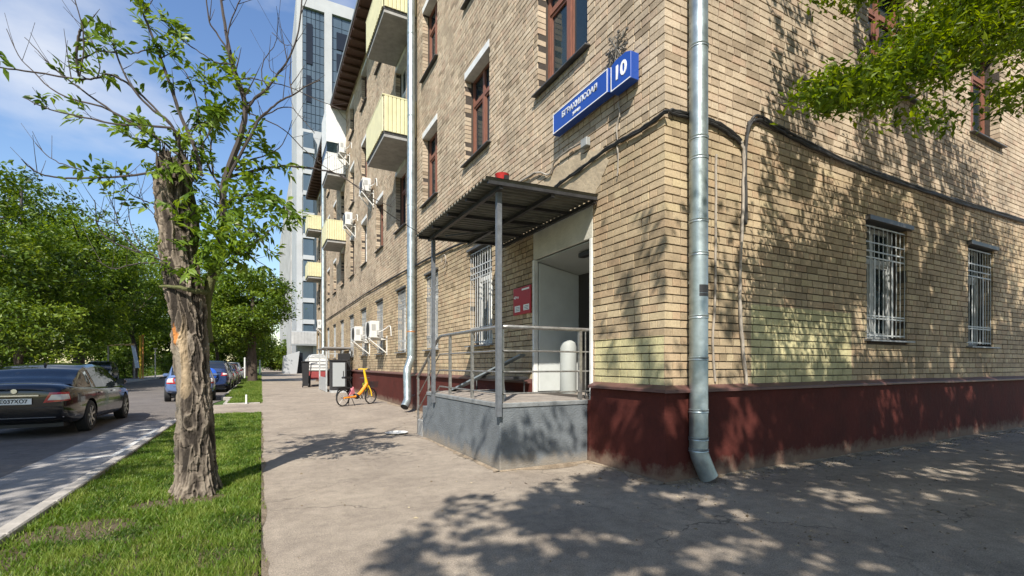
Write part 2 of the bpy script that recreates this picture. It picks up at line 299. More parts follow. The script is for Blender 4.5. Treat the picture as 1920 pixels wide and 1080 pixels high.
# ------------------------------------------------------------------ ground
def ground_mat(name, c1, c2, scale=1.5, speck=.25, crack=0, bump=.4, rough=.92):
    m = bpy.data.materials.new(name); m.use_nodes = True; nt = m.node_tree; N = nt.nodes; L = nt.links; b = N['Principled BSDF']
    g = N.new('ShaderNodeNewGeometry'); P = g.outputs['Position']
    n = N.new('ShaderNodeTexNoise'); n.inputs['Scale'].default_value = scale; n.inputs['Detail'].default_value = 9; n.inputs['Roughness'].default_value = .68; L.new(P, n.inputs['Vector'])
    r = N.new('ShaderNodeValToRGB'); r.color_ramp.elements[0].position = .34; r.color_ramp.elements[1].position = .64
    r.color_ramp.elements[0].color = (*c1, 1); r.color_ramp.elements[1].color = (*c2, 1); L.new(n.outputs[0], r.inputs[0])
    n2 = N.new('ShaderNodeTexNoise'); n2.inputs['Scale'].default_value = 95; n2.inputs['Detail'].default_value = 3; n2.inputs['Roughness'].default_value = .8; L.new(P, n2.inputs['Vector'])
    s = N.new('ShaderNodeMapRange'); s.inputs[1].default_value = .3; s.inputs[2].default_value = .7; s.inputs[3].default_value = 1-speck; s.inputs[4].default_value = 1+speck; L.new(n2.outputs[0], s.inputs[0])
    mu = N.new('ShaderNodeMix'); mu.data_type = 'RGBA'; mu.blend_type = 'MULTIPLY'; mu.inputs[0].default_value = 1; L.new(r.outputs[0], mu.inputs[6]); L.new(s.outputs[0], mu.inputs[7])
    n4 = N.new('ShaderNodeTexNoise'); n4.inputs['Scale'].default_value = 7.5; n4.inputs['Detail'].default_value = 10; n4.inputs['Roughness'].default_value = .72; L.new(P, n4.inputs['Vector'])
    s4 = N.new('ShaderNodeMapRange'); s4.inputs[1].default_value = .32; s4.inputs[2].default_value = .58; s4.inputs[3].default_value = .76; s4.inputs[4].default_value = 1.05; L.new(n4.outputs[0], s4.inputs[0])
    v4 = N.new('ShaderNodeTexVoronoi'); v4.inputs['Scale'].default_value = 130; L.new(P, v4.inputs['Vector'])
    s5 = N.new('ShaderNodeMapRange'); s5.inputs[1].default_value = 0; s5.inputs[2].default_value = .55; s5.inputs[3].default_value = 1.18; s5.inputs[4].default_value = .82; L.new(v4.outputs['Distance'], s5.inputs[0])
    m4 = N.new('ShaderNodeMath'); m4.operation = 'MULTIPLY'; L.new(s4.outputs[0], m4.inputs[0]); L.new(s5.outputs[0], m4.inputs[1])
    mu2 = N.new('ShaderNodeMix'); mu2.data_type = 'RGBA'; mu2.blend_type = 'MULTIPLY'; mu2.inputs[0].default_value = 1; L.new(mu.outputs[2], mu2.inputs[6]); L.new(m4.outputs[0], mu2.inputs[7])
    col = mu2.outputs[2]; hsrc = n2.outputs[0]
    if crack:
        nd = N.new('ShaderNodeTexNoise'); nd.inputs['Scale'].default_value = 2.2; nd.inputs['Detail'].default_value = 5; L.new(P, nd.inputs['Vector'])
        va = N.new('ShaderNodeVectorMath'); va.operation = 'MULTIPLY_ADD'; va.inputs[1].default_value = (.9, .9, .9); L.new(nd.outputs['Color'], va.inputs[0]); L.new(P, va.inputs[2])
        v = N.new('ShaderNodeTexVoronoi'); v.feature = 'DISTANCE_TO_EDGE'; v.inputs['Scale'].default_value = .55; L.new(va.outputs[0], v.inputs['Vector'])
        cm = N.new('ShaderNodeMapRange'); cm.inputs[1].default_value = 0; cm.inputs[2].default_value = .009; cm.inputs[3].default_value = 1-crack; cm.inputs[4].default_value = 1; L.new(v.outputs['Distance'], cm.inputs[0])
        # cracks fade in and out
        nf = N.new('ShaderNodeTexNoise'); nf.inputs['Scale'].default_value = .6; L.new(P, nf.inputs['Vector'])
        fm = N.new('ShaderNodeMapRange'); fm.inputs[1].default_value = .42; fm.inputs[2].default_value = .6; L.new(nf.outputs[0], fm.inputs[0])
        mk = N.new('ShaderNodeMix'); mk.data_type = 'FLOAT'; mk.inputs[2].default_value = 1; L.new(fm.outputs[0], mk.inputs[0]); L.new(cm.outputs[0], mk.inputs[3])
        m2 = N.new('ShaderNodeMix'); m2.data_type = 'RGBA'; m2.blend_type = 'MULTIPLY'; m2.inputs[0].default_value = 1; L.new(col, m2.inputs[6]); L.new(mk.outputs[0], m2.inputs[7]); col = m2.outputs[2]
    L.new(col, b.inputs['Base Color']); b.inputs['Roughness'].default_value = rough; b.inputs['Specular IOR Level'].default_value = .3
    bp = N.new('ShaderNodeBump'); bp.inputs['Strength'].default_value = bump; bp.inputs['Distance'].default_value = .006; L.new(hsrc, bp.inputs['Height']); L.new(bp.outputs[0], b.inputs['Normal'])
    MATS[name] = m; return m
WALKM = ground_mat('worn_asphalt_tan', (.265, .222, .178), (.375, .318, .252), 1.1, .45, .6, .8)
ROADM = ground_mat('road_asphalt', (.125, .112, .103), (.19, .168, .15), .7, .25, .35, .5)
STRIPM = ground_mat('gutter_concrete', (.27, .255, .24), (.36, .34, .32), 1.2, .2, .3, .4)
SOILM = ground_mat('soil', (.07, .05, .03), (.16, .12, .08), 3, .3, 0, .8)
LAWNM = ground_mat('far_lawn', (.035, .075, .012), (.085, .15, .025), .8, .4, 0, .8)
KERBM = mat('kerb_stone', (.36, .33, .29), .88, noise_amt=.25, noise_scale=6, bump=.3, bump_scale=40)
def sheet(name, pts, z, m, kind='structure'):
    b = MB(); n = len(pts); b.v = [(x, y, z) for x, y in pts]; b.f = [tuple(range(n))]; b.mi = [0]
    o = b.build(name, m); o['kind'] = kind; return o
sheet('ground', [(-900, -900), (900, -900), (900, 1500), (-900, 1500)], -.12, LAWNM)
sheet('road', [(-9.6, -60), (-1.85, -60), (-1.85, 19.0), (-1.42, 22.8), (-1.42, 420), (-9.6, 420)], -.10, ROADM)
# side opening where the crossing path meets the road
walk = MB(); walk.box(0, -40, -.115, 60, 3.99, 0); walk.box(0, 3.99, -.115, 4.2, 43.2, 0); walk.box(-1.85, 15.35, -.115, 0, 18.95, -.004)
walk.box(0, 43.2, -.115, 9, 300, 0); walk.box(-1.85, 43.5, -.115, 0, 45.5, -.004)
o = walk.build('pavement', WALKM); o['kind'] = 'structure'
strip = sheet('gutter_strip', [(-2.93, -30), (-1.83, -30), (-1.83, 15.3), (-2.96, 15.3)], -.096, STRIPM)
paint = MAT_PAINT = mat('road_paint', (.55, .54, .50), .8, noise_amt=.35, noise_scale=9)
pm = MB()
for (x0, y0, x1, y1) in ((-2.62, 9.6, -2.05, 9.72), (-2.12, 9.72, -2.02, 13.2), (-2.7, 13.2, -2.05, 13.3)): pm.box(x0, y0, -.097, x1, y1, -.0915)
o = pm.build('painted_bay_marking', paint); o['kind'] = 'structure'
# kerb stones along the road edge of the lawn, and round the next lawn: each its own piece
kb = MB(); kb.box(-1.86, -20, -.115, -1.76, -19.9, -.02); kerb = kb.build('kerb', KERBM); kerb['kind'] = 'structure'
def kerb_run(a, b, w=.13, L=.98, zt=.045):
    a = Vector((*a, 0)); b = Vector((*b, 0)); n = max(1, round((b-a).length/(L+.015))); st = (b-a)/n
    ang = math.atan2(st.y, st.x); l = st.length-.015
    k = MB(); k.box(0, -w/2, -.115, l, w/2, zt); me = k.mesh('kerb_stone', bevel=.012)
    me.materials.append(KERBM)
    for i in range(n):
        o = bpy.data.objects.new('kerb_stone', me); C.objects.link(o); o.parent = kerb; p = a+st*i
        o.location = (p.x, p.y+random.uniform(-.004, .004), random.uniform(-.006, .006)); o.rotation_euler = (random.uniform(-.006, .006), 0, ang)
kerb_run((-1.80, .0), (-1.80, 15.3)); kerb_run((-1.1, 19.02), (-.02, 19.02), zt=.03); kerb_run((-1.1, 19.1), (-1.1, 22.7), zt=.03)
kerb_run((-1.38, 22.8), (-1.12, 22.8), zt=.03); kerb_run((-1.40, 22.9), (-1.40, 43.4), zt=.03); kerb_run((-9.6, 20), (-9.6, 62), L=1.9, zt=.04)
sheet('far_pavement', [(-12, -60), (-9.66, -60), (-9.66, 420), (-12, 420)], -.02, STRIPM)
sheet('yard', [(-60, -60), (-12, -60), (-12, 420), (-60, 420)], -.03, LAWNM)
# lawns
def lawn(name, x0, y0, x1, y1, n, h, seed, bare=None, density_falloff=False):
    r = np.random.default_rng(seed)
    gx, gy = 28, 60
    xs = np.linspace(x0, x1, gx); ys = np.linspace(y0, y1, gy); V = []
    for y in ys:
        for x in xs: V.append((x, y, -.02+.012*noise.noise(Vector((x*1.3, y*1.3, seed)))))
    Fq = [(j*gx+i, j*gx+i+1, (j+1)*gx+i+1, (j+1)*gx+i) for j in range(gy-1) for i in range(gx-1)]
    me = np_mesh('soil', V, Fq, smooth=True); so = link('soil', me, SOILM); so['kind'] = 'structure'
    t = r.random(n)
    if density_falloff: t = t**1.9
    Y = y0+(y1-y0)*t; X = x0+(x1-x0)*r.random(n)
    # clump noise and worn places
    c = np.array([noise.noise(Vector((a*2.6, b*2.6, 3+seed))) for a, b in zip(X[::8], Y[::8])]); c = np.repeat(c, 8)[:n]
    keep = np.ones(n, bool)
    # repeat() only works when neighbours are close: sample again in groups
    X = X.copy(); Y = Y.copy()
    grp = np.repeat(np.arange((n+7)//8), 8)[:n]; X = X[grp*8]+r.normal(0, .035, n); Y = Y[grp*8]+r.normal(0, .035, n)
    keep &= (X > x0) & (X < x1+.035+.03*np.sin(Y*9)*np.sin(Y*3.7+1)) & (Y > y0) & (Y < y1)
    if bare:
        for (bx, by, rx_, ry_, s) in bare:
            q = ((X-bx)/rx_)**2+((Y-by)/ry_)**2+c*.5; keep &= ~((q < 1) & (r.random(n) < s))
    X, Y, c = X[keep], Y[keep], c[keep]; k = len(X)
    dist = np.hypot(X, Y); wf = np.clip(dist/5.0, .7, 2.6)
    H = h*(.55+.9*r.random(k))*(1+.5*c); th = r.random(k)*2*np.pi; w = (.0028+.0016*r.random(k))*wf
    lean = h*(.35+.8*r.random(k)); la = r.random(k)*2*np.pi
    dx, dy = np.cos(th)*w, np.sin(th)*w; lx, ly = np.cos(la)*lean, np.sin(la)*lean; z0 = np.full(k, -.02)
    V = np.empty((k, 5, 3)); V[:, 0] = np.c_[X-dx, Y-dy, z0]; V[:, 1] = np.c_[X+dx, Y+dy, z0]
    V[:, 2] = np.c_[X+dx*.8+lx*.4, Y+dy*.8+ly*.4, z0+H*.6]; V[:, 3] = np.c_[X-dx*.8+lx*.4, Y-dy*.8+ly*.4, z0+H*.6]
    V[:, 4] = np.c_[X+lx, Y+ly, z0+H]
    base = (np.arange(k)*5)[:, None]
    Ft = np.concatenate([base+[0, 1, 2], base+[0, 2, 3], base+[3, 2, 4]], 0)
    tint = np.clip(.5+.9*c+r.normal(0, .2, k), 0, 1); dry = r.random(k) < .05
    brn = np.array([noise.noise(Vector((a*.9, b*.9, 17))) for a, b in zip(X[::20], Y[::20])]); brn = np.interp(np.arange(k), np.arange(0, k, 20), brn); dry |= (r.random(k) < np.clip(brn*.9, 0, .35)); tint = np.where(dry, .95, tint*.8)
    me = np_mesh(name, V.reshape(-1, 3), Ft, {'tint': np.repeat(tint, 5)})
    o = link(name, me, GRASSM); o['kind'] = 'stuff'; return o
GRASSM = leaf_mat('grass_blade', (.05, .10, .012), (.115, .20, .02), (.26, .30, .07), .42, .5)
lawn('grass', -1.73, .4, -.02, 15.3, 185000, .044, 3, bare=[(-.72, 5.75, .42, .22, .9), (-1.35, 5.15, .42, .28, .8), (-1.62, 4.3, .14, .8, .6)], density_falloff=True)
lawn('grass', -1.03, 19.1, -.02, 22.9, 14000, .07, 5); lawn('grass', -1.34, 22.9, -.02, 43.4, 42000, .09, 6)
lawn('grass', -1.9, 45.6, -.02, 80, 16000, .12, 8)
lawn('grass', -16, 40, -12.1, 75, 26000, .16, 9)
# dead leaves, chips and crumbs on the pavement: nobody could count them
def debris():
    n = 2600; X = rng.uniform(.1, 14, n); Y = np.where(X < 4, rng.uniform(2, 14, n), rng.uniform(1.2, 3.9, n))
    near = rng.random(n) < .6                            # most collect along the wall foot
    Y = np.where(near & (X > 4), 3.95-np.abs(rng.normal(0, .18, n)), Y); X = np.where(near & (X < 4), 3.98-np.abs(rng.normal(0, .25, n)), X)
    ok = ~((X > 2.6) & (Y > 5.4) & (Y < 9.2)); X, Y = X[ok], Y[ok]; n = len(X)
    s = rng.uniform(.004, .016, n)*np.where(rng.random(n) < .1, 2.0, 1); a = rng.random(n)*6.28
    V = np.empty((n, 4, 3)); 
    for k, (r_, h) in enumerate(((1, .002), (.5, .008), (1, .003), (.45, .002))):
        V[:, k] = np.c_[X+np.cos(a+k*1.57)*s*r_, Y+np.sin(a+k*1.57)*s*r_, np.full(n, h)+s*.2*(k == 1)]
    me = np_mesh('litter', V.reshape(-1, 3), (np.arange(n)*4)[:, None]+[0, 1, 2, 3], {'tint': np.repeat(rng.random(n), 4)})
    o = link('litter', me, leaf_mat('litter', (.05, .035, .02), (.2, .15, .09), (.42, .36, .24), .1, .8)); o['kind'] = 'stuff'
debris()
# sandy dirt swept up along the foot of the walls
DIRTM = ground_mat('swept_dirt', (.20, .15, .10), (.36, .29, .21), 5, .5, 0, 1)
def dirt(path, w, z=.004, seed=1):
    rr_ = random.Random(seed); b = MB(); prev = None
    for i in range(len(path)-1):
        a, c = Vector((*path[i], 0)), Vector((*path[i+1], 0)); n_ = Vector((c.y-a.y, a.x-c.x, 0)).normalized(); L_ = (c-a).length; k = int(L_/.06)
        for j in range(k+1):
            p = a.lerp(c, j/k); ww = w*max(.1, .6+1.2*noise.noise(Vector((p.x*1.3, p.y*1.3, seed)))+.4*noise.noise(Vector((p.x*7, p.y*7, seed+3)))); q = (p, p+n_*ww)
            if prev: b.quad((prev[0].x, prev[0].y, z+.018), (q[0].x, q[0].y, z+.018), (q[1].x, q[1].y, z), (prev[1].x, prev[1].y, z))
            prev = q
        prev = None
    o = b.build('dirt', DIRTM); o['kind'] = 'structure'
dirt([(14.6, 3.99), (4.03, 3.99)][::-1], .17, seed=2); dirt([(4.03, 3.97), (4.03, 5.42)][::-1], .16, seed=3); dirt([(2.66, 5.40), (4.05, 5.40)], .13, seed=4); dirt([(2.66, 8.5), (2.66, 5.4)], .10, seed=5); dirt([(.0, .4), (.0, 15.3)], .045, seed=8, z=.003); dirt([(4.03, 43), (4.03, 9.1)], .16, seed=6)
# ------------------------------------------------------------------ the brick building
WX, WY = 4.09, 4.03
YEND, XEND, ZTOP = 43.0, 24.0, 15.25
bld = empty('apartment_building', (WX, WY, 0), 'four storey tan brick apartment building on the street corner with dark red plinth', 'building')
def WP(wall, u, dep, z): return (WX+dep, u, z) if wall == 0 else (u, WY+dep, z)
def wbox(b, wall, u0, u1, d0, d1, z0, z1, m=0):
    if wall == 0: b.box(WX+d0, u0, z0, WX+d1, u1, z1, m)
    else: b.box(u0, WY+d0, z0, u1, WY+d1, z1, m)
# openings: u0,u1,z0,z1,kind
LEFT = [(5.37, 7.02, .87, 3.12, 'door')]
for i, (a, b_) in enumerate([(8.66, 9.84), (11.95, 13.0), (15.1, 16.2), (18.35, 19.5), (21.6, 22.75), (24.85, 26.0), (28.1, 29.2), (31.3, 32.4), (34.5, 35.6), (37.8, 38.9), (40.9, 41.9)]):
    LEFT.append((a, b_, 1.78, 3.86, 'ground'))
up_u = [(5.5, 6.87), (8.78, 10.1), (12.02, 13.3), (15.1, 16.4), (18.3, 19.55), (21.5, 22.75), (24.7, 25.95), (27.9, 29.1), (31.1, 32.35), (34.3, 35.55), (37.5, 38.75), (40.2, 41.4)]
for fl, (zs, zh) in enumerate([(5.87, 7.82), (9.47, 11.4), (13.05, 14.7)]):
    for i, (a, b_) in enumerate(up_u):
        door = (i in (3, 7, 11)) and fl > 0
        LEFT.append((a, b_, zs-(1.0 if door else 0), zh, 'balcony_door' if door else 'upper'))
RIGHT = [(8.36, 9.62, 1.76, 3.62, 'ground'), (11.93, 13.08, 1.72, 3.66, 'ground'), (15.5, 16.7, 1.72, 3.66, 'ground'), (19, 20.2, 1.72, 3.66, 'ground')]
for zs, zh in [(5.83, 7.82), (9.47, 11.4), (13.05, 14.7)]:
    for a in (8.42, 12.05, 15.6, 19.2): RIGHT.append((a, a+1.38, zs, zh, 'upper'))
OPEN = [LEFT, RIGHT]
JD = .02          # joint depth
# backing wall with real openings and reveals
def backing(wall, u0, u1, z0, z1):
    ops = OPEN[wall]; b = MB()
    us = sorted({u0, u1, *[o[0] for o in ops], *[o[1] for o in ops]}); us = [u for u in us if u0 <= u <= u1]
    zs = sorted({z0, z1, *[o[2] for o in ops], *[o[3] for o in ops]}); zs = [z for z in zs if z0 <= z <= z1]
    for i in range(len(us)-1):
        for j in range(len(zs)-1):
            cu, cz = (us[i]+us[i+1])/2, (zs[j]+zs[j+1])/2
            if any(o[0] < cu < o[1] and o[2] < cz < o[3] for o in ops): continue
            b.quad(WP(wall, us[i], JD, zs[j]), WP(wall, us[i+1], JD, zs[j]), WP(wall, us[i+1], JD, zs[j+1]), WP(wall, us[i], JD, zs[j+1]))
    for (a, c, e, h, k) in ops:
        D = .42
        for (p, q) in (((a, e), (a, h)), ((a, h), (c, h)), ((c, h), (c, e)), ((c, e), (a, e))):
            b.quad(WP(wall, p[0], JD, p[1]), WP(wall, q[0], JD, q[1]), WP(wall, q[0], D, q[1]), WP(wall, p[0], D, p[1]))
    return b.build('wall', MORTAR, bld)
backing(0, WY+JD, YEND, .3, ZTOP); backing(1, WX+JD, XEND, .3, ZTOP)
core = MB(); core.box(WX+.9, WY+.9, 0, XEND, YEND, ZTOP-.1); core.build('interior', DARK, bld)
endw = MB(); endw.box(WX+.02, YEND-.02, 0, XEND, YEND, ZTOP); endw.box(XEND-.02, WY+.02, 0, XEND, YEND-.03, ZTOP); endw.build('rear_wall', MORTAR, bld)
# bricks ---------------------------------------------------------
CH = .0965
def lay(wall, umax, ch):
    """list of (u0,u1,z0,z1,depth) in courses from the plinth to the cornice"""
    out = []; r = random.Random(11+wall); nrow = int((ZTOP-1.10)/ch); u_start = WY if wall == 0 else WX
    for row in range(nrow):
        z0 = 1.10+row*ch+.0055; z1 = z0+ch-.0135; u = u_start
        corner_long = (row % 2 == 0) == (wall == 0)
        if not corner_long: u += .118+.009     # the other wall's brick shows its end here
        else: pass
        first = True; header_row = (row % 5 == 3)
        while u < umax:
            L = .245 if (not header_row and r.random() < .74) else .118
            if first and corner_long: L = .245
            a, c = u, u+L*(1+r.uniform(-.02, .02)); u = c+r.uniform(.010, .017)
            segs = [(a, min(c, umax))]
            zz0, zz1 = z0, z1
            for (p, q, e, h, k) in OPEN[wall]:
                ph, pe = h, e
                if k == 'door': ph = 3.58
                if zz1 <= pe+.004 or zz0 >= ph-.004: continue
                ns = []
                for (s, t) in segs:
                    if t <= p+.006 or s >= q-.006: ns.append((s, t)); continue
                    if s < p-.02: ns.append((s, p+.005))
                    if t > q+.02: ns.append((q-.005, t))
                segs = ns
            for (s, t) in segs:
                if t-s < .02: continue
                deep = any(abs(t-o[0]) < .02 or abs(s-o[1]) < .02 for o in OPEN[wall] if o[2] < zz0 < o[3])
                out.append((s, t, zz0, zz1, .155 if deep else (.118 if first else .03), first and corner_long))
            first = False
    return out
B0 = lay(0, YEND, CH); B1 = lay(1, 15.6, CH)
def brick_geo(u0, u1, z0, z1, dep, full, jit):
    """front face with a worn chamfered edge, in wall coordinates; 16 verts"""
    c = full; return None
allb = [(0,)+b for b in B0]+[(1,)+b for b in B1]
cent = np.array([WP(w, (u0+u1)/2, 0, (z0+z1)/2) for (w, u0, u1, z0, z1, d, f) in allb])
px_, py_, dd_ = proj(cent)
vis = (px_ > -10) & (px_ < 1930) & (py_ > -10) & (dd_ > 0)
w_ = np.array([b[0] for b in allb]); len_ = np.array([b[2]-b[1] for b in allb])
nd = np.where(w_ == 0, -cent[:, 0]/np.linalg.norm(cent-[0, 0, CAMH], axis=1), cent[:, 1]/np.linalg.norm(cent-[0, 0, CAMH], axis=1))
size = len_*np.abs(nd)/dd_**2*vis
order = np.argsort(-size); single = set(order[:300].tolist())
def brick_verts(w, s, t, z0, z1, dep, j):
    # local: front plane at -j (proud), chamfer 5 mm
    c = .0028
    pts = [(s+c, -j, z0+c), (t-c, -j, z0+c), (t-c, -j, z1-c), (s+c, -j, z1-c),
           (s, c-j, z0), (t, c-j, z0), (t, c-j, z1), (s, c-j, z1),
           (s, dep, z0), (t, dep, z0), (t, dep, z1), (s, dep, z1)]
    return pts
BF = [(0, 1, 2, 3), (0, 4, 5, 1), (1, 5, 6, 2), (2, 6, 7, 3), (3, 7, 4, 0), (4, 8, 9, 5), (5, 9, 10, 6), (6, 10, 11, 7), (7, 11, 8, 4)]
SV = []; SF = []; ST = []
protos = {}
rb = random.Random(5)
for i, (w, s, t, z0, z1, dep, fc) in enumerate(allb):
    j = rb.uniform(-.003, .004); tilt = rb.uniform(-.0022, .0022)
    if i in single:
        key = (w, round((t-s)/.004), round(dep, 2), rb.randrange(2))
        if key not in protos:
            L = round((t-s)/.004)*.004
            vs_ = brick_verts(w, -L/2, L/2, -(z1-z0)/2, (z1-z0)/2, dep, 0)
            vs_ = [(a+rb.uniform(-.0015, .0015), b_+(rb.uniform(-.001, .001) if k < 4 else 0), c_+rb.uniform(-.0015, .0015)) for k, (a, b_, c_) in enumerate(vs_)]
            co = [((b_, a, c_) if w == 0 else (a, b_, c_)) for a, b_, c_ in vs_]
            fc_ = [f[::-1] for f in BF] if w == 0 else BF
            me = bpy.data.meshes.new('brick'); me.from_pydata(co, [], fc_); me.materials.append(BRICK); protos[key] = me
        o = bpy.data.objects.new('brick', protos[key]); C.objects.link(o); o.parent = bld
        o.location = Vector(WP(w, (s+t)/2, -j, (z0+z1)/2))-Vector((WX, WY, 0))
        if w == 1: o.rotation_euler = (0, tilt, 0)
        else: o.rotation_euler = (tilt, 0, 0)
        continue
    vs_ = brick_verts(w, s, t, z0, z1, dep, j); n = len(SV)
    dz = tilt*.5
    SV += [WP(w, a, b_, c_+(dz if k in (1, 2, 5, 6) else -dz)+rb.uniform(-.001, .001)) for k, (a, b_, c_) in enumerate(vs_)]
    SF += [tuple(n+q for q in (f[::-1] if w == 0 else f)) for f in BF]; ST += [rb.random()]*12
me = np_mesh('brickwork', SV, SF, {'tint': ST}); bw = link('brickwork', me, BRICK, bld); bw['kind'] = 'stuff'
# plinth, ledge
p = MB(); p.box(WX-.05, 5.36, 0, WX+.1, 5.40, .86)
pl = MB()
pl.prism([(WX-.05, WY-.05), (XEND, WY-.05), (XEND, WY+.2), (WX+.2, WY+.2), (WX+.2, 5.37), (WX-.05, 5.37)], 'z', -.05, 1.03)
pl.build('plinth', PLINTH, bld, bevel=.008)
p2 = MB(); p2.box(WX-.05, 7.02, -.05, WX+.2, YEND, 1.03); p2.box(WX-.05, 5.37, -.05, WX+.2, 7.02, .86); p2.build('plinth', PLINTH, bld, bevel=.006)
# sloping sheet-metal ledge built from separate lengths
def ledge(wall, u0, u1):
    u = u0; r = random.Random(3+wall)
    while u < u1-.05:
        e = min(u+r.uniform(1.4, 2.0), u1); b = MB(); n = len(b.v); dz = r.uniform(-.006, .006)
        sec = [(-.115, 1.035), (-.115, 1.062), (-.108, 1.07), (.02, 1.125), (.02, 1.105), (-.10, 1.052), (-.10, 1.035)]
        for t in (u+(.0 if u > u0 else 0), e-.004):
            off = (t-u0) if False else 0
            for d, z in sec:
                uu = t
                if t == u0: uu = t+min(0, d)*1.0 if False else t+d   # mitre at the corner
                b.v.append(WP(wall, uu, d, z+dz))
        k = len(sec); b.f.append(tuple(range(k))[::-1]); b.f.append(tuple(range(k, 2*k))); b.mi += [0, 0]
        for i in range(k): b.f.append((i, (i+1) % k, k+(i+1) % k, k+i)); b.mi.append(0)
        b.build('ledge_strip', LEDGE, bld); u = e
ledge(0, WY, 5.34); ledge(1, WX, 15.8)
u = MB(); 
def ledge2():
    b = MB(); b.prism([(WX-.115, 1.035), (WX-.115, 1.062), (WX+.02, 1.12), (WX+.02, 1.035)], 'y', 7.05, YEND); b.build('ledge_strip', LEDGE, bld)
ledge2()
# cornice with a brown boarded soffit
cn = MB(); cn.prism([(WX-.79, 15.15), (WX-.79, 15.30), (WX-.70, 15.42), (WX+.3, 15.75), (WX+.3, 15.2)], 'y', WY-.79, YEND+.3)
cn.prism([(WY-.79, 15.15), (WY-.79, 15.30), (WY-.70, 15.42), (WY+.3, 15.75), (WY+.3, 15.2)], 'x', WX-.25, XEND)
cn.build('cornice', CORN, bld)
gt = MB(); gt.box(WX-.83, WY-.8, 15.28, WX-.795, YEND+.3, 15.42); gt.build('gutter_edge', mat('gutter_grey', (.25, .26, .25), .5, metal=.3), bld)
br = MB()
for k in range(60): br.box(WX-.76, WY+k*.65, 15.06, WX-.05, WY+k*.65+.12, 15.148)
br.build('cornice_bracket', CORN, bld, kind='stuff')
rf = MB(); rf.box(WX+.32, WY+.3, 15.45, XEND, YEND, 15.7); rf.build('roof', mat('roof_sheet', (.14, .08, .06), .6), bld)
# windows
def window(wall, u0, u1, z0, z1, kind, seed):
    r = random.Random(seed); far = wall == 0 and u0 > 17
    g = kind == 'ground'; D = .20 if wall == 0 and not g else .24
    fm = GRILLE if (g and wall == 1) else WHITE if (g or r.random() < .22) else REDWOOD
    if not g and (u0 < 14): fm = REDWOOD
    f = MB(); t = .075
    wbox(f, wall, u0+.003, u0+t, D, D+.08, z0+.003, z1-.003); wbox(f, wall, u1-t, u1-.003, D, D+.08, z0+.003, z1-.003)
    wbox(f, wall, u0+t, u1-t, D, D+.08, z0+.003, z0+t); wbox(f, wall, u0+t, u1-t, D, D+.08, z1-t, z1-.003)
    H = z1-z0; tr = z0+H*.70; mid = (u0+u1)/2+(0 if g else .05)
    wbox(f, wall, u0+t, u1-t, D-.008, D+.075, tr-.045, tr+.045)
    wbox(f, wall, mid-.05, mid+.05, D-.012, D+.075, z0+t, tr-.045)
    wbox(f, wall, mid-.04, mid+.04, D-.006, D+.075, tr+.045, z1-t)
    if not far:   # sash rails
        for a, c in ((u0+t, mid-.05), (mid+.05, u1-t)):
            wbox(f, wall, a, a+.04, D+.012, D+.065, z0+t, tr-.045); wbox(f, wall, c-.04, c, D+.012, D+.065, z0+t, tr-.045)
            wbox(f, wall, a+.04, c-.04, D+.012, D+.065, z0+t, z0+t+.045); wbox(f, wall, a+.04, c-.04, D+.012, D+.065, tr-.09, tr-.045)
    w = f.build('window', fm, bld)
    for a, c in ((u0+t, mid-.04), (mid+.04, u1-t)):
        for e, h in ((z0+t, tr-.045), (tr+.045, z1-t)):
            p = MB(); wbox(p, wall, a, c, D+.040, D+.046, e, h); p.build('pane', GLASS, w)
    s = MB()
    if wall == 0: pr_ = [(WX-.09, z0-.045), (WX-.09, z0-.02), (WX+D, z0+.012), (WX+D, z0-.012)]; s.prism(pr_, 'y', u0-.07, u1+.07)
    else: pr_ = [(WY-.09, z0-.045), (WY-.09, z0-.02), (WY+D, z0+.012), (WY+D, z0-.012)]; s.prism(pr_, 'x', u0-.07, u1+.07)
    s.build('sill', SILLG if g else SILL, w, bevel=.004)
    if g:
        gb = MB(); du = u1-u0; n = 9
        for k in range(n+1):
            uu = u0+.02+(du-.04)*k/n; zt = z1-.06-(.0 if k % 3 else .05)
            gb.tube([WP(wall, uu, .035, z0+.03), WP(wall, uu+r.uniform(-.012, .012), .03, (z0+z1)/2), WP(wall, uu, .035, zt-.1), WP(wall, uu, .035, zt)], .0075, 5)
        for zz in (z0+.05, z0+.32, z0+.36, tr-.02, tr+.08, tr+.22, z1-.09):
            wbox(gb, wall, u0+.012, u1-.012, .026, .036, zz, zz+.022)
        for k in (2, 6): wbox(gb, wall, u0+.02+(du-.04)*k/n, u0+.02+(du-.04)*k/n+.03, .028, .038, z0+.03, tr)
        gb.build('window_grille', GRILLE, w)
        hd = MB()
        if wall == 1: wbox(hd, wall, u0-.05, u1+.06, -.075, .2, z1-.02, z1+.055)
        else: wbox(hd, wall, u0-.03, u1+.05, -.05, .2, z1-.02, z1+.035)
        hd.build('head_flashing', SILL, w, bevel=.004)
    else:
        ln = MB(); wbox(ln, wall, u0+.002, u1-.002, -.012, D, z1-.02, z1+.13); ln.build('lintel', WHITE, w)
    if not far:
        c1 = MB()
        def drape(a, c):
            n = 16; prev = None
            for k in range(n+1):
                uu = a+(c-a)*k/n; dd = D+.16+.02*math.sin(k*1.9+seed)
                q = (WP(wall, uu, dd, z0+.02), WP(wall, uu, dd, z1-.1))
                if prev: c1.quad(prev[0], q[0], q[1], prev[1])
                prev = q
        wdt = u1-u0
        if g and wall == 0: drape(u0+.04, u1-.04)
        elif g: drape(u0+.03, u0+wdt*.3)
        else: drape(u0+.03, u0+wdt*r.uniform(.22, .38)); drape(u1-wdt*r.uniform(.15, .32), u1-.03)
        c1.build('curtain', CURTAIN, w)
    return w
k = 0
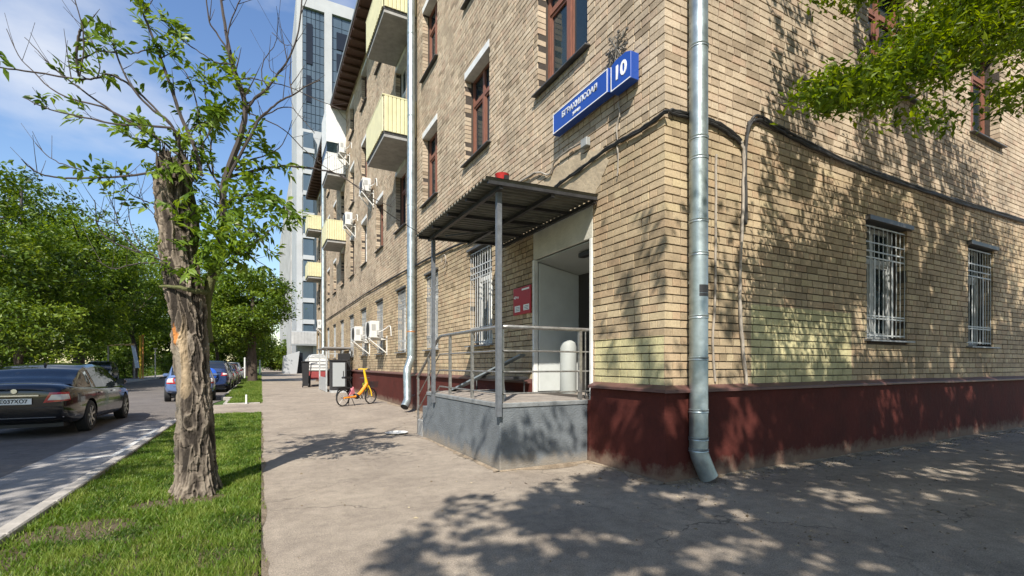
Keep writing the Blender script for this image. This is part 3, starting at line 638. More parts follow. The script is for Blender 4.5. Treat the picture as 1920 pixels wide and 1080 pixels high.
for wi in (0, 1):
    for (a, c, e, h, kd) in OPEN[wi]:
        k += 1
        if kd == 'door': continue
        if wi == 1 and (a > 16 or e > 9): 
            window(wi, a, c, e, h, 'ground' if kd == 'ground' else 'upper', k) if e < 9 else None
            continue
        window(wi, a, c, e, h, 'ground' if kd == 'ground' else 'upper', k)
# balconies (parts of the building)
def balcony(y0, y1, z, full=False):
    x0, x1 = WX-.95, WX-.003
    s = MB(); s.box(x0, y0, z, x1, y1, z+.13); sl = s.build('balcony', CONC, bld, bevel=.01)
    fl = MB(); fl.box(x0-.015, y0-.015, z+.10, x0-.001, y1+.015, z+.22); fl.box(x0-.001, y0-.015, z+.10, x1, y0-.001, z+.22); fl.build('edge_flashing', SILL, sl)
    n = 8; zt = z+1.18; m_ = YELLOWP
    sheetm = YELLOWP
    # ribbed sheet: each near panel its own piece
    for i in range(n):
        p = MB(); a = x0+(x1-x0)*i/n; c = x0+(x1-x0)*(i+1)/n
        p.prism([(a+.004, y0-.04), (a+.02, y0-.055), (c-.02, y0-.055), (c-.004, y0-.04), (c-.004, y0-.02), (a+.004, y0-.02)], 'z', z+.16, zt)
        p.build('panel', WHITE if full else m_, sl)
    nf = 14
    for i in range(nf):
        p = MB(); a = y0+(y1-y0)*i/nf; c = y0+(y1-y0)*(i+1)/nf
        p.prism([(x0-.04, a+.004), (x0-.055, a+.02), (x0-.055, c-.02), (x0-.04, c-.004), (x0-.02, c-.004), (x0-.02, a+.004)], 'z', z+.16, zt)
        p.build('panel', WHITE if full else m_, sl)
    h = MB(); h.box(x0-.06, y0-.06, zt, x0-.01, y1+.02, zt+.035); h.box(x0-.01, y0-.06, zt, x1, y0-.01, zt+.035); h.build('handrail', WHITE if full else YELLOWP, sl)
    if full:
        q = MB(); q.box(x0-.05, y0-.05, zt+.6, x0, y1+.05, z+3.75); q.box(x0, y0-.05, zt+.6, x1, y0, z+3.75); q.box(x0, y0, z+3.6, x1, y1, z+3.75)
        q.build('balcony_screen', WHITE, sl)
        w = MB(); w.box(x0-.03, y0-.03, zt+.04, x0-.01, y1, zt+.6); w.box(x0-.01, y0-.03, zt+.04, x1, y0-.01, zt+.6); w.build('balcony_glazing', GLASS, sl)
    return sl
for z in (7.95, 11.55): balcony(13.95, 16.35, z)
balcony(27.3, 29.5, 7.95); balcony(27.3, 29.5, 11.55, True)
for z in (7.95, 11.55): balcony(39.3, 41.3, z)
# ------------------------------------------------------------------ entrance: recess, door, platform, railing, canopy
def on_left(px, py, off=.0):
    t = (px-CX)/F; dx = FWD[0]+t*RGT[0]; dy = FWD[1]+t*RGT[1]; s = (WX-off)/dx; return Vector((WX-off, dy*s, CAMH+(HY-py)/F*s))
def on_right(px, py, off=.0):
    t = (px-CX)/F; dx = FWD[0]+t*RGT[0]; dy = FWD[1]+t*RGT[1]; s = (WY-off)/dy; return Vector((dx*s, WY-off, CAMH+(HY-py)/F*s))
Y0, Y1 = 5.37, 7.02
lb = MB(); lb.box(WX-.006, Y0+.003, 3.12, WX+.4, Y1-.003, 3.575); lb.build('plaster_lintel', CREAM, bld, bevel=.01)
DOORG = mat('door_grey', (.37, .39, .37), .6, noise_amt=.12, noise_scale=2)
rc = MB(); rc.box(WX+.05, Y1, .87, WX+1.0, Y1+.06, 3.12); rc.box(WX+.05, Y0-.06, .87, WX+1.0, Y0, 3.12)
rc.prism([(WX+.05, 3.10), (WX+1.0, 2.92), (WX+1.0, 3.2), (WX+.05, 3.2)], 'y', Y0, Y1); rc.build('entrance_recess', DOORG, bld)
for ya, yb in ((Y0+.001, Y0+.06), (Y1-.06, Y1-.001)): MB().box(WX-.02, ya, .87, WX+.06, yb, 3.12).build('entrance_trim', WHITE, bld, bevel=.006)
dr = MB(); dr.box(WX+.93, Y0+.02, .88, WX+.98, Y1-.02, 2.92); d_ = dr.build('door', BLACK, bld)
dg = MB(); dg.box(WX+.915, Y0+.2, 1.2, WX+.925, Y1-.25, 2.6); dg.build('door_glass', DGLASS, d_)
dh = MB(); dh.tube([(WX+.87, Y0+.35, 1.6), (WX+.87, Y0+.35, 2.3)], .012, 8); dh.build('door_handle', RAIL, d_)
lp = MB(); lp.box(WX+.18, 5.62, 2.98, WX+.30, 5.98, 3.05); lp.build('door_closer_lamp', BLACK, bld, bevel=.01)
# open steel leaf folded back against the recess wall
lf = MB(); lf.prism([(WX+.08, .90), (WX+.92, .90), (WX+.92, 2.93), (WX+.08, 3.085)], 'y', Y1-.055, Y1-.008); o = lf.build('open_door_leaf', mat('leaf_white', (.52, .54, .52), .5, noise_amt=.1, noise_scale=3), bld, bevel=.006)
fl = MB(); fl.box(WX-.04, Y0, .60, WX+1, Y1, .868); fl.build('threshold', DECK, bld)

plat = empty('entrance_platform', (2.67, 5.42, 0), 'grey rendered concrete entrance platform with two steps at its far end', 'platform')
PX0, PX1, PY0, PY1 = 2.67, WX-.053, 5.42, 8.42
b = MB(); b.box(PX0, PY0, -.03, PX1, PY1, .80); b.build('base', GREYC, plat, bevel=.01)
# brush strokes in the render are real relief on two thin coats
b = MB(); b.box(PX0-.012, PY0-.012, .80, PX1, PY1+.006, .862); b.build('deck_slab', mat('deck_edge', (.20, .21, .21), .8, noise_amt=.3, noise_scale=6, bump=.3, bump_scale=30), plat, bevel=.008)
b = MB(); b.box(PX0+.02, PY0+.02, .862, WX-.045, PY1-.01, .872); b.build('deck', DECK, plat)
for i, (a, c, h) in enumerate(((8.426, 8.76, .58), (8.76, 9.08, .30))):
    b = MB(); b.box(PX0+.02, a, -.03, PX1, c-.002, h); b.build('step', CONC if i else GREYC, plat, bevel=.01)

rail = empty('platform_railing', (2.7, 5.45, .86), 'tubular steel railing with three bars around the entrance platform', 'railing')
rz = 1.84; xr, yr = 2.715, 5.46
b = MB(); b.tube([(xr, 7.80, rz), (xr, 5.56, rz), (xr+.02, 5.49, rz), (xr+.09, 5.455, rz), (4.12, 5.455, rz)], .026, 10); b.build('handrail', RAIL, rail, smooth=True)
b = MB(); b.tube([(xr, 7.80, rz), (xr, 7.95, rz-.05), (xr, 9.12, 1.12), (xr, 9.16, 1.08)], .024, 10); b.build('handrail', RAIL, rail, smooth=True)
for z in (1.53, 1.26, .98):
    b = MB(); b.tube([(xr, 7.85, z), (xr, 5.5, z)], .0115, 8); b.tube([(xr+.03, 5.47, z), (xr+.09, 5.455, z-.0), (4.12, 5.455, z)], .0115, 8); b.build('rail_bar', RAIL, rail, smooth=True)
    b = MB(); b.tube([(xr, 7.85, z), (xr, 9.12, z-.78)], .0105, 8); b.build('rail_bar', RAIL, rail, smooth=True)
for y in (6.42, 7.34): MB().bar((xr, y, .86), (xr, y, rz-.02), .04).build('post', RAIL, rail)
MB().bar((xr+.03, 5.50, .86), (xr+.03, 5.50, rz-.02), .035).build('post', RAIL, rail)
MB().bar((3.93, 5.455, .86), (3.93, 5.455, rz-.02), .045).build('post', RAIL, rail)
MB().bar((4.02, 5.45, .9), (4.02, 5.45, 1.83), .012).build('post', RAIL, rail)
MB().bar((xr, 8.46, .58), (xr, 8.46, 1.50), .035).build('post', RAIL, rail)
MB().bar((xr, 9.12, 0), (xr, 9.12, 1.10), .035).build('post', RAIL, rail)

cano = empty('entrance_canopy', (2.62, 5.4, .86), 'black steel canopy of corrugated sheet on slim posts over the door', 'canopy')
zx = lambda x: 3.53+.05*(x-2.55)/1.5
nv = 260; V = []; Fc = []
for side in (0, 1):
    for i in range(nv+1):
        y = 5.20+2.95*i/nv; ph = (y/.11) % 1.0; h = .016*max(-1, min(1, 2.2*math.sin(2*math.pi*ph)))
        for x in (2.38, 4.06): V.append((x, y, zx(x)+.065+h+side*.004))
for s in (0, 1):
    o_ = s*(nv+1)*2
    for i in range(nv): a = o_+i*2; Fc.append((a, a+1, a+3, a+2))
me = np_mesh('roof_sheet', V, Fc); link('roof_sheet', me, mat('canopy_sheet', (.13, .135, .115), .55, metal=.35, noise_amt=.35, noise_scale=5), cano)
b = MB(); b.bar((2.60, 5.24, zx(2.6)), (2.60, 8.08, zx(2.6)), .05); b.build('beam', DARKMETAL, cano)
b = MB(); b.bar((3.35, 5.24, zx(3.35)), (3.35, 8.08, zx(3.35)), .05); b.build('beam', DARKMETAL, cano)
b = MB(); b.bar((4.03, 5.24, zx(4.03)), (4.03, 8.08, zx(4.03)), .05); b.build('beam', DARKMETAL, cano)
for y in (5.24, 5.94, 6.66, 7.36, 8.08): MB().bar((2.42, y, zx(2.42)+.03), (4.05, y, zx(4.05)+.03), .045, .04).build('purlin', DARKMETAL, cano)
MB().bar((2.62, 7.3, 3.42), (3.9, 6.2, 3.50), .02).build('brace', DARKMETAL, cano)
MB().bar((2.635, 5.385, .70), (2.635, 5.385, 3.51), .062).build('post', POSTM, cano)
MB().bar((2.635, 7.95, .70), (2.635, 7.95, 3.51), .058).build('post', POSTM, cano)
# things standing on the platform
bench = empty('metal_bench', (3.75, 7.3, .872), 'low dark metal bench against the wall on the entrance platform', 'bench')
MB().box(3.45, 6.95, 1.10, 3.95, 8.1, 1.15).build('seat', DARKMETAL, bench, bevel=.008)
for y in (7.05, 8.0):
    b = MB(); b.tube([(3.47, y, .872), (3.47, y, 1.06), (3.52, y, 1.10), (3.88, y, 1.10), (3.93, y, 1.06), (3.93, y, .872)], .014, 6); b.build('leg', DARKMETAL, bench, smooth=True)
rb_ = MB(); rb_.bar((3.05, 8.15, .88), (3.9, 7.05, 1.52), .24, .025); setup(rb_.build('board', mat('board_bluegrey', (.17, .20, .22), .55, noise_amt=.2)), 'blue grey board propped aslant over the bench on the platform', 'board')
setup(MB().bar((3.02, 5.95, .875), (2.80, 5.75, 1.60), .02).build('prop_rod', mat('pale_rod', (.4, .42, .44), .5)), 'thin pale metal rod leaning against the railing corner', 'rod')
wc = MB(); wc.lathe((4.60, 6.72, .872), [(.135, 0), (.14, .02), (.14, .78), (.12, .85), (.06, .89), (.0, .90)], 20); setup(wc.build('cylinder_cover', DOORG, smooth=True), 'white round topped cylinder standing by the open door leaf', 'cylinder')
# red notice
sg = empty('notice_board', (WX-.02, 7.36, 2.49), 'red notice board with white panels on the wall left of the door', 'sign')
MB().box(WX-.035, 7.06, 2.24, WX-.008, 7.68, 2.72).build('board', mat('notice_red', (.42, .02, .03), .4, noise_amt=.1), sg, bevel=.004)
for q in ((7.10, 2.30, 7.30, 2.40), (7.42, 2.29, 7.62, 2.40), (7.10, 2.655, 7.36, 2.685)): MB().box(WX-.038, q[0], q[1], WX-.0355, q[2], q[3]).build('white_panel', SIGNW, sg)
wb_ = MB()
for i, y in enumerate((7.48, 7.53, 7.585, 7.62)): wb_.box(WX-.038, y, 2.53+.01*(i % 2), WX-.0355, y+.03, 2.565+.008*(i % 3))
wb_.build('lettering', SIGNW, sg, kind='stuff')
rd = MB()
for i in range(3): rd.box(WX-.0405, 7.12, 2.315+i*.026, WX-.0385, 7.27, 2.322+i*.026); rd.box(WX-.0405, 7.44, 2.315+i*.026, WX-.0385, 7.58, 2.322+i*.026)
rd.build('printed_line', DARKMETAL, sg)
# red siren above the canopy
sr = empty('siren', (2.85, 5.72, 3.74), 'small red siren with a black mouth standing on the canopy edge', 'siren')
b = MB(); b.lathe((2.85, 5.72, 3.76), [(.05, -.14), (.055, .0), (.075, .07), (.10, .13), (.085, .135)], 14); b.bar((2.85, 5.72, 3.66), (2.72, 5.86, 3.80), .07, .08); b.build('horn', mat('siren_red', (.5, .03, .03), .45), sr, smooth=True)
MB().box(2.84, 5.63, 3.74, 2.91, 5.65, 3.86).build('mouth', BLACK, sr)

# ------------------------------------------------------------------ street name and number boxes, lettering as real glyph meshes
FONT = None
def text_mesh(body, size, ext=.003):
    cu = bpy.data.curves.new('t', 'FONT'); cu.body = body; cu.size = size; cu.extrude = ext; cu.offset = size*.028; cu.align_x = 'CENTER'; cu.align_y = 'CENTER'; cu.resolution_u = 3
    ob = bpy.data.objects.new('t', cu); C.objects.link(ob); bpy.context.view_layer.update()
    me = bpy.data.meshes.new_from_object(ob.evaluated_get(bpy.context.evaluated_depsgraph_get())); bpy.data.objects.remove(ob); return me
def put_text(body, size, loc, parent, m, xaxis, yaxis, name='lettering', bold=0, sx=1):
    me = text_mesh(body, size); X = Vector(xaxis); Yv = Vector(yaxis); Z = X.cross(Yv)
    M = Matrix((X*sx, Yv, Z)).transposed().to_4x4(); M.translation = Vector(loc); me.transform(M)
    return link(name, me, m, parent)
st = empty('street_name_sign', (WX-.08, 5.5, 5.0), 'long blue street name box with white lettering and white edge', 'sign')
MB().box(WX-.15, 4.86, 4.85, WX-.03, 6.17, 5.17).build('box', BLUE, st, bevel=.006)
def frame_rect(y0, y1, z0, z1, x, w):
    b = MB(); b.box(x-.003, y0, z0, x, y1, z0+w); b.box(x-.003, y0, z1-w, x, y1, z1); b.box(x-.003, y0, z0+w, x, y0+w, z1-w); b.box(x-.003, y1-w, z0+w, x, y1, z1-w); return b
frame_rect(4.87, 6.16, 4.86, 5.16, WX-.1505, .012).build('white_edge', SIGNW, st)
put_text('БГРАХИЛСОАЯ', .112, (WX-.153, 5.50, 5.04), st, SIGNL, (0, -1, 0), (0, 0, 1))
put_text('улица', .065, (WX-.153, 5.55, 4.94), st, SIGNL, (0, -1, 0), (0, 0, 1))
MB().box(WX-.03, 5.1, 4.95, WX+.01, 5.2, 5.05).build('bracket', DARKMETAL, st); MB().box(WX-.03, 5.85, 4.95, WX+.01, 5.95, 5.05).build('bracket', DARKMETAL, st)
nb = empty('house_number_sign', (WX-.08, 4.6, 5.0), 'small blue house number box reading 10 beside the street name box', 'sign')
b = MB(); b.prism([(4.42, 4.80), (4.80, 4.80), (4.80, 5.13), (4.70, 5.17), (4.52, 5.17), (4.42, 5.13)], 'x', WX-.16, WX-.03); b.build('box', BLUE, nb, bevel=.006)
b = MB(); b.box(WX-.1635, 4.43, 4.81, WX-.1605, 4.79, 4.822); b.box(WX-.1635, 4.778, 4.822, WX-.1605, 4.79, 5.12); b.build('white_edge', SIGNW, nb)
put_text('10', .24, (WX-.163, 4.61, 4.985), nb, SIGNW, (0, -1, 0), (0, 0, 1), 'numeral')
MB().box(WX-.03, 4.55, 4.9, WX+.01, 4.65, 5.0).build('bracket', DARKMETAL, nb)
# wire star ornament above the number
orn = MB(); oc = Vector((WX-.06, 4.80, 5.40)); r_ = random.Random(4)
for k in range(8):
    a = k*math.pi/4+.2; d = Vector((0, math.cos(a), math.sin(a))); n = Vector((0, -math.sin(a), math.cos(a))); L = .20+.04*(k % 2)
    orn.tube([oc, oc+d*L], .010, 5); orn.tube([oc+d*L*.55, oc+d*L*.8+n*.05], .009, 4); orn.tube([oc+d*L*.55, oc+d*L*.8-n*.05], .009, 4); orn.tube([oc+d*L*.3, oc+d*L*.5+n*.045], .009, 4)
    orn.tube([oc+d*L*.55+Vector((-.03, 0, 0)), oc+d*L*.7+n*.06+Vector((.02, 0, 0)), oc+d*.1+n*.1], .004, 4)
    orn.box(*(oc+d*L-Vector((.012, .014, .014))), *(oc+d*L+Vector((.012, .014, .014))))
orn.tube([oc+Vector((0, .09*math.cos(t/3), .09*math.sin(t/3))) for t in range(20)], .005, 4)
setup(orn.build('wire_ornament', mat('tarnished_wire', (.13, .12, .10), .6, metal=.3)), 'tarnished star shaped wire ornament above the house number box', 'ornament')

# ------------------------------------------------------------------ cables along the walls
def smooth_path(pts, n=5, wob=0, seed=0):
    r = random.Random(seed); out = []; P = [Vector(p) for p in pts]
    for i in range(len(P)-1):
        p0, p1, p2, p3 = P[max(i-1, 0)], P[i], P[i+1], P[min(i+2, len(P)-1)]
        for k in range(n):
            t = k/n; q = .5*((2*p1)+(p2-p0)*t+(2*p0-5*p1+4*p2-p3)*t*t+(3*p1-p0-3*p2+p3)*t**3)
            out.append(q+Vector((r.uniform(-wob, wob)*.4, r.uniform(-wob, wob), r.uniform(-wob, wob))))
    out.append(P[-1]); return out
def cable(strands, r, m, label, name='cable', cat='cable', seed=0, wob=.01, spread=.03):
    rr = random.Random(seed); root = None
    b = MB()
    for s in range(strands[1]):
        off = Vector((rr.uniform(-.01, .0), 0, rr.uniform(-spread, spread)))
        b.tube([p+off*(0 if k == 0 else 1) for k, p in enumerate(smooth_path(strands[0], 5, wob, seed+s))], r*1.3*rr.uniform(.7, 1.2), 6)
    return setup(b.build(name, m, smooth=True), label, cat)
Lc = [on_left(*p, .03) for p in ((1253, 208), (1210, 240), (1160, 268), (1127, 290), (1087, 320), (1043, 352), (1000, 392), (950, 425), (900, 448), (854, 462), (788, 494), (745, 517), (691, 548), (652, 574), (609, 602))]
cable((Lc, 4), .013, CABLE, 'bundle of sagging black cables along the long street side facade', seed=1)
L2 = [on_left(*p, .03) for p in ((1103, 264), (1070, 283), (1040, 307), (1030, 330), (1003, 327), (960, 353), (930, 372), (880, 400))]
cable((L2, 2), .010, GCABLE, 'grey conduit cable running from the junction box below the street name sign', seed=2)
jb = on_left(1098, 268, .04); setup(MB().box(jb.x-.04, jb.y-.07, jb.z-.06, WX-.005, jb.y+.07, jb.z+.06).build('junction_box', mat('box_grey', (.28, .29, .28), .6, noise_amt=.2), bevel=.008), 'small grey junction box on the wall below the blue signs', 'junction box')
L3 = [on_left(*p, .02) for p in ((1160, 190), (1163, 215), (1157, 240), (1160, 300), (1158, 330))]
cable((L3, 2), .006, GCABLE, 'thin pale wire hanging down the wall between the two blue signs', seed=3, wob=.008, spread=.008)
Rc = [on_right(*p, .03) for p in ((1255, 208), (1290, 216), (1327, 226), (1345, 232), (1372, 250), (1390, 266), (1396, 300), (1392, 420), (1388, 560), (1392, 640), (1402, 735))]
cable((Rc[:6], 4), .013, CABLE, 'short black cable bundle round the building corner behind the downpipe', seed=4, wob=.006)
cable((Rc[5:], 3), .010, GCABLE, 'grey painted cables dropping down the wall right of the near downpipe', seed=5, wob=.01, spread=.02)
R2 = [on_right(*p, .035) for p in ((1398, 420), (1398, 300), (1402, 245), (1410, 227), (1427, 223), (1500, 262), (1600, 308), (1700, 345), (1800, 378), (1925, 415))]
cable((R2, 4), .013, CABLE, 'bundle of black cables sloping along the shaded side wall above its windows', seed=6, wob=.012)
R3 = [on_right(*p, .015) for p in ((1343, 290), (1343, 420), (1341, 560), (1337, 640), (1342, 712))]
cable((R3, 1), .011, GCABLE, 'thin grey conduit straight down the wall just right of the near downpipe', name='conduit', cat='conduit', seed=7, wob=.004)
lpn = [Vector((WX-.07, 11.32+.16*math.cos(a), 3.93+.16*math.sin(a))) for a in [x*.45 for x in range(12)]]
setup(MB().tube(lpn, .012, 6).build('cable_loop', GCABLE, smooth=True), 'loose coiled loop of pale cable on the wall above the second barred window', 'cable')
# smeared render patches over the brick above the canopy
RENDP = mat('patch_render', (.40, .32, .215), .92, noise_amt=.28, noise_scale=2.5, bump=.5, bump_scale=18)
for pl_, sd_ in (([(5.02, 4.05), (5.3, 3.72), (6.4, 3.66), (6.75, 3.78), (6.72, 4.28), (6.3, 4.42), (5.7, 4.40), (5.15, 4.28)], 1), ([(7.1, 4.42), (7.6, 4.3), (8.2, 4.45), (7.9, 4.6), (7.3, 4.58)], 2)):
    rr_ = random.Random(sd_); out = []
    for i in range(len(pl_)):
        a, b_ = pl_[i], pl_[(i+1) % len(pl_)]
        for t in range(6): out.append((a[0]+(b_[0]-a[0])*t/6+rr_.uniform(-.025, .025), a[1]+(b_[1]-a[1])*t/6+rr_.uniform(-.02, .02)))
    b = MB(); b.prism(out, 'x', WX-.007, WX+.01); b.build('render_patch', RENDP, bld)
for (y0_, y1_, zz_) in ((8.55, 9.95, 3.90), (11.85, 13.1, 3.93)): pass
# ------------------------------------------------------------------ downpipes
def downpipe(x, y, ztop, r, elbow, label, joints, seed=0):
    root = empty('downpipe', (x, y, 0), label, 'downpipe', None)
    pts = [(x, y, ztop), (x, y, elbow[0][2])]+elbow[1:] if False else [(x, y, ztop)]+elbow
    MB().tube(pts, [r]*(len(pts)), 24, caps=False).build('pipe', ZINC, root, smooth=True)
    inner = MB(); inner.tube([pts[-2], tuple(Vector(pts[-1])-(Vector(pts[-1])-Vector(pts[-2])).normalized()*.01)], r*.96, 20); inner.build('pipe_mouth', DARK, root)
    for z in joints:
        b = MB(); b.lathe((x, y, z), [(r+.001, -.022), (r+.007, -.018), (r+.007, -.008), (r+.001, 0), (r+.007, .008), (r+.007, .018), (r+.001, .022)], 24); b.build('collar', ZINC, root, smooth=True)
    return root
px1, py1 = 4.465, 3.88
d1 = downpipe(px1, py1, 13.0, .104, [(px1, py1, .36), (px1+.01, py1-.01, .30), (px1+.09, py1-.04, .10), (px1+.115, py1-.05, .05)], 'large galvanised downpipe at the building corner ending in an angled shoe', (6.2, 5.0, 3.95, 3.72, 3.0, 2.62, 1.9, 1.42, .82, .50, .37))
for z in (2.3, 4.6): MB().box(px1-.015, py1+.1, z, px1+.015, WY+.01, z+.03).build('bracket', ZINC, d1)
stx = MB(); n = 10
for k in range(n):
    a0, a1 = -2.35+k*.13, -2.35+(k+1)*.13
    for (zz0, zz1, mi) in ((2.17, 2.26, 0), (2.13, 2.165, 1)):
        stx.quad((px1+math.cos(a0)*.1065, py1+math.sin(a0)*.1065, zz0), (px1+math.cos(a1)*.1065, py1+math.sin(a1)*.1065, zz0), (px1+math.cos(a1)*.1065, py1+math.sin(a1)*.1065, zz1), (px1+math.cos(a0)*.1065, py1+math.sin(a0)*.1065, zz1), mi)
    if k % 2:
        stx.quad((px1+math.cos(a0)*.108, py1+math.sin(a0)*.108, 2.20), (px1+math.cos(a1)*.108, py1+math.sin(a1)*.108, 2.20), (px1+math.cos(a1)*.108, py1+math.sin(a1)*.108, 2.215), (px1+math.cos(a0)*.108, py1+math.sin(a0)*.108, 2.215), 2)
        stx.quad((px1+math.cos(a0)*.108, py1+math.sin(a0)*.108, 2.232), (px1+math.cos(a1)*.108, py1+math.sin(a1)*.108, 2.232), (px1+math.cos(a1)*.108, py1+math.sin(a1)*.108, 2.242), (px1+math.cos(a0)*.108, py1+math.sin(a0)*.108, 2.242), 2)
setup(stx.build('sticker', [BLACK, SIGNW, mat('sticker_red', (.35, .08, .04), .5)]), 'small black and white sticker halfway up the corner downpipe', 'sticker')
downpipe(3.88, 13.75, 15.1, .115, [(3.88, 13.75, 1.62), (3.86, 13.72, 1.5), (3.70, 13.5, 1.22), (3.68, 13.45, 1.1), (3.70, 13.45, .42), (3.66, 13.40, .30), (3.56, 13.30, .16)], 'galvanised downpipe beyond the entrance with a kinked lower end', (11, 8.6, 6.0, 3.9, 2.35, 1.6, 1.05, .45))
downpipe(3.9, 36.3, 15.1, .12, [(3.9, 36.3, .5), (3.85, 36.2, .3)], 'farthest grey downpipe on the street side past the bin shelter', (9, 6, 3, 1))
setup(MB().lathe((3.88, 13.75, 2.33), [(.1165, -.03), (.119, -.028), (.119, .028), (.1165, .03)], 20).build('tape_band', mat('rust_orange', (.42, .17, .05), .7)), 'rusty orange band round the kinked downpipe', 'band')

# ------------------------------------------------------------------ air conditioners
ACM = mat('ac_white', (.62, .61, .57), .55, noise_amt=.12, noise_scale=3)
def ac(y, z, x=3.45, L=.86, H=.62, W=.34, label='', legs=True):
    root = empty('air_conditioner', (WX, y, z), label, 'air conditioner', 'air conditioner units on the street facade')
    MB().box(x, y, z, x+W, y+L, z+H).build('casing', ACM, root, bevel=.02, segs=2)
    b = MB(); b.lathe((x-.012, y+L*.42, z+H*.5), [(H*.43, -.005), (H*.43, .012)], 24, 'x'); b.build('fan_grille', DARKMETAL, root)
    b = MB(); b.box(x+.06, y-.008, z+H*.45, x+.2, y-.001, z+H*.8); b.box(x+W-.1, y-.05, z+.1, x+W-.02, y-.001, z+.28); b.build('service_panel', mat('ac_grey', (.35, .35, .33), .6), root)
    for yy in (y+.1, y+L-.12):
        b = MB(); b.bar((WX, yy, z-.03), (x-.04, yy, z-.03), .04, .05); b.bar((WX-.01, yy, z-.55), (x+.02, yy, z-.06), .035); b.bar((WX-.015, yy, z-.6), (WX-.015, yy, z+.1), .035); b.build('bracket', ACM, root)
    b = MB(); b.tube(smooth_path([(x+W-.05, y-.04, z+.2), (x+W+.1, y-.16, z+.28), (WX-.03, y-.3, z+.42), (WX-.03, y-.55, z+.34), (WX-.02, y-.6, z+.05)], 4), .018, 6); b.build('hose', ACM, root, smooth=True)
    return root
ac(17.55, 2.32, label='nearer of two white air conditioner units bracketed low beside the bicycle')
ac(20.7, 2.34, label='farther of two white air conditioner units low above the meter cabinet')
ac(24.2, 8.15, x=3.6, L=.8, label='white air conditioner unit high under the far glazed balcony')
ac(19.9, 8.4, x=3.62, L=.75, H=.55, label='white air conditioner unit high between upper windows past the first balconies')
ac(25.9, 12.3, x=3.55, L=.8, label='topmost white air conditioner unit just before the boxed in balcony')
ac(37.2, 4.0, x=3.6, L=.8, label='small far white air conditioner unit by the farthest downpipe')
# ------------------------------------------------------------------ cage with meter cabinet, bins, cart
cg = empty('metal_shelter', (3.4, 25.3, 0), 'pale metal frame shelter with flat roof against the facade', 'shelter')
PALE = mat('pale_metal', (.5, .51, .50), .5, metal=.3, noise_amt=.2)
for x, y in ((2.86, 25.3), (3.98, 25.3), (2.86, 28.4), (3.98, 28.4)): MB().bar((x, y, 0), (x, y, 2.15), .07).build('post', PALE, cg)
MB().box(2.75, 25.15, 2.15, 4.03, 28.6, 2.24).build('roof', mat('shelter_roof', (.2, .19, .18), .6), cg, bevel=.02)
b = MB(); b.bar((2.86, 25.3, 1.9), (3.98, 25.3, 1.9), .03); b.bar((2.86, 25.3, .7), (2.86, 28.4, .7), .03); b.bar((2.86, 25.3, 1.3), (2.86, 28.4, 1.3), .03); b.build('rail', PALE, cg)
MB().box(2.83, 25.36, .02, 2.87, 28.3, .68).build('side_panel', PALE, cg)
cb = empty('meter_cabinet', (3.3, 24.4, 0), 'grey panelled meter cabinet standing in front of the shelter', 'cabinet')
MB().box(2.95, 24.3, .12, 3.68, 24.85, 1.55).build('body', DARKMETAL, cb, bevel=.015); MB().box(3.03, 24.27, .3, 3.60, 24.3, 1.45).build('door_panel', mat('cab_grey', (.33, .35, .35), .45), cb, bevel=.008)
MB().box(2.92, 24.25, 1.55, 3.71, 24.9, 1.60).build('cap', DARKMETAL, cb); MB().box(2.95, 24.3, 0, 3.68, 24.85, .12).build('foot', PALE, cb)
MB().box(3.5, 24.25, .8, 3.53, 24.268, 1.05).build('handle', BLACK, cb)
bn = empty('stacked_crates', (3.7, 25.0, 0), 'tall dark stack of crates behind the meter cabinet', 'crates')
for k, (z, h) in enumerate(((0, .55), (.57, .5), (1.09, .45), (1.56, .36))): MB().box(3.36+.03*(k % 2), 24.95, z, 3.95, 25.25, z+h).build('crate', BLACK, bn, bevel=.02)
ct = empty('cleaning_cart', (3.0, 32.5, 0), 'white street cleaning cart with red lower panel and black wheels', 'cart')
MB().box(2.55, 32.2, .95, 3.75, 34.4, 1.75).build('body', WHITE, ct, bevel=.06, segs=2); MB().box(2.6, 32.25, .45, 3.7, 34.35, .93).build('red_panel', mat('cart_red', (.28, .05, .05), .6), ct, bevel=.02)
MB().prism([(2.62, 1.76), (3.7, 1.76), (3.5, 2.05), (2.8, 2.0)], 'y', 32.3, 34.2).build('lid', PALE, ct, bevel=.03)
b = MB()
for z in (1.15, 1.35, 1.55): b.box(2.54, 32.185, z, 3.76, 32.198, z+.03)
b.build('trim_strip', DARKMETAL, ct)
for x, y in ((2.62, 32.0), (3.6, 32.0), (2.62, 34.0)):
    w = MB(); w.lathe((x-.07, y, .34), [(.2, 0), (.34, .01), (.34, .13), (.2, .14)], 20, 'x'); w.build('wheel', RUBBER, ct, smooth=True)
b = MB(); b.tube([(2.55, 32.1, .3), (2.55, 31.9, 1.8), (2.9, 31.9, 1.85)], .03, 6); b.build('push_bar', PALE, ct, smooth=True)
tb = empty('wheeled_bin', (2.35, 31.2, 0), 'narrow black wheeled bin parked left of the cleaning cart', 'bin')
MB().prism([(2.2, .08), (2.5, .08), (2.55, 1.5), (2.15, 1.5)], 'y', 31.0, 31.4).build('body', BLACK, tb, bevel=.02); MB().box(2.12, 30.95, 1.5, 2.58, 31.45, 1.57).build('lid', BLACK, tb, bevel=.015)
for x in (2.18, 2.5): MB().lathe((x-.02, 31.05, .12), [(.12, 0), (.12, .05)], 14, 'x').build('wheel', RUBBER, tb)
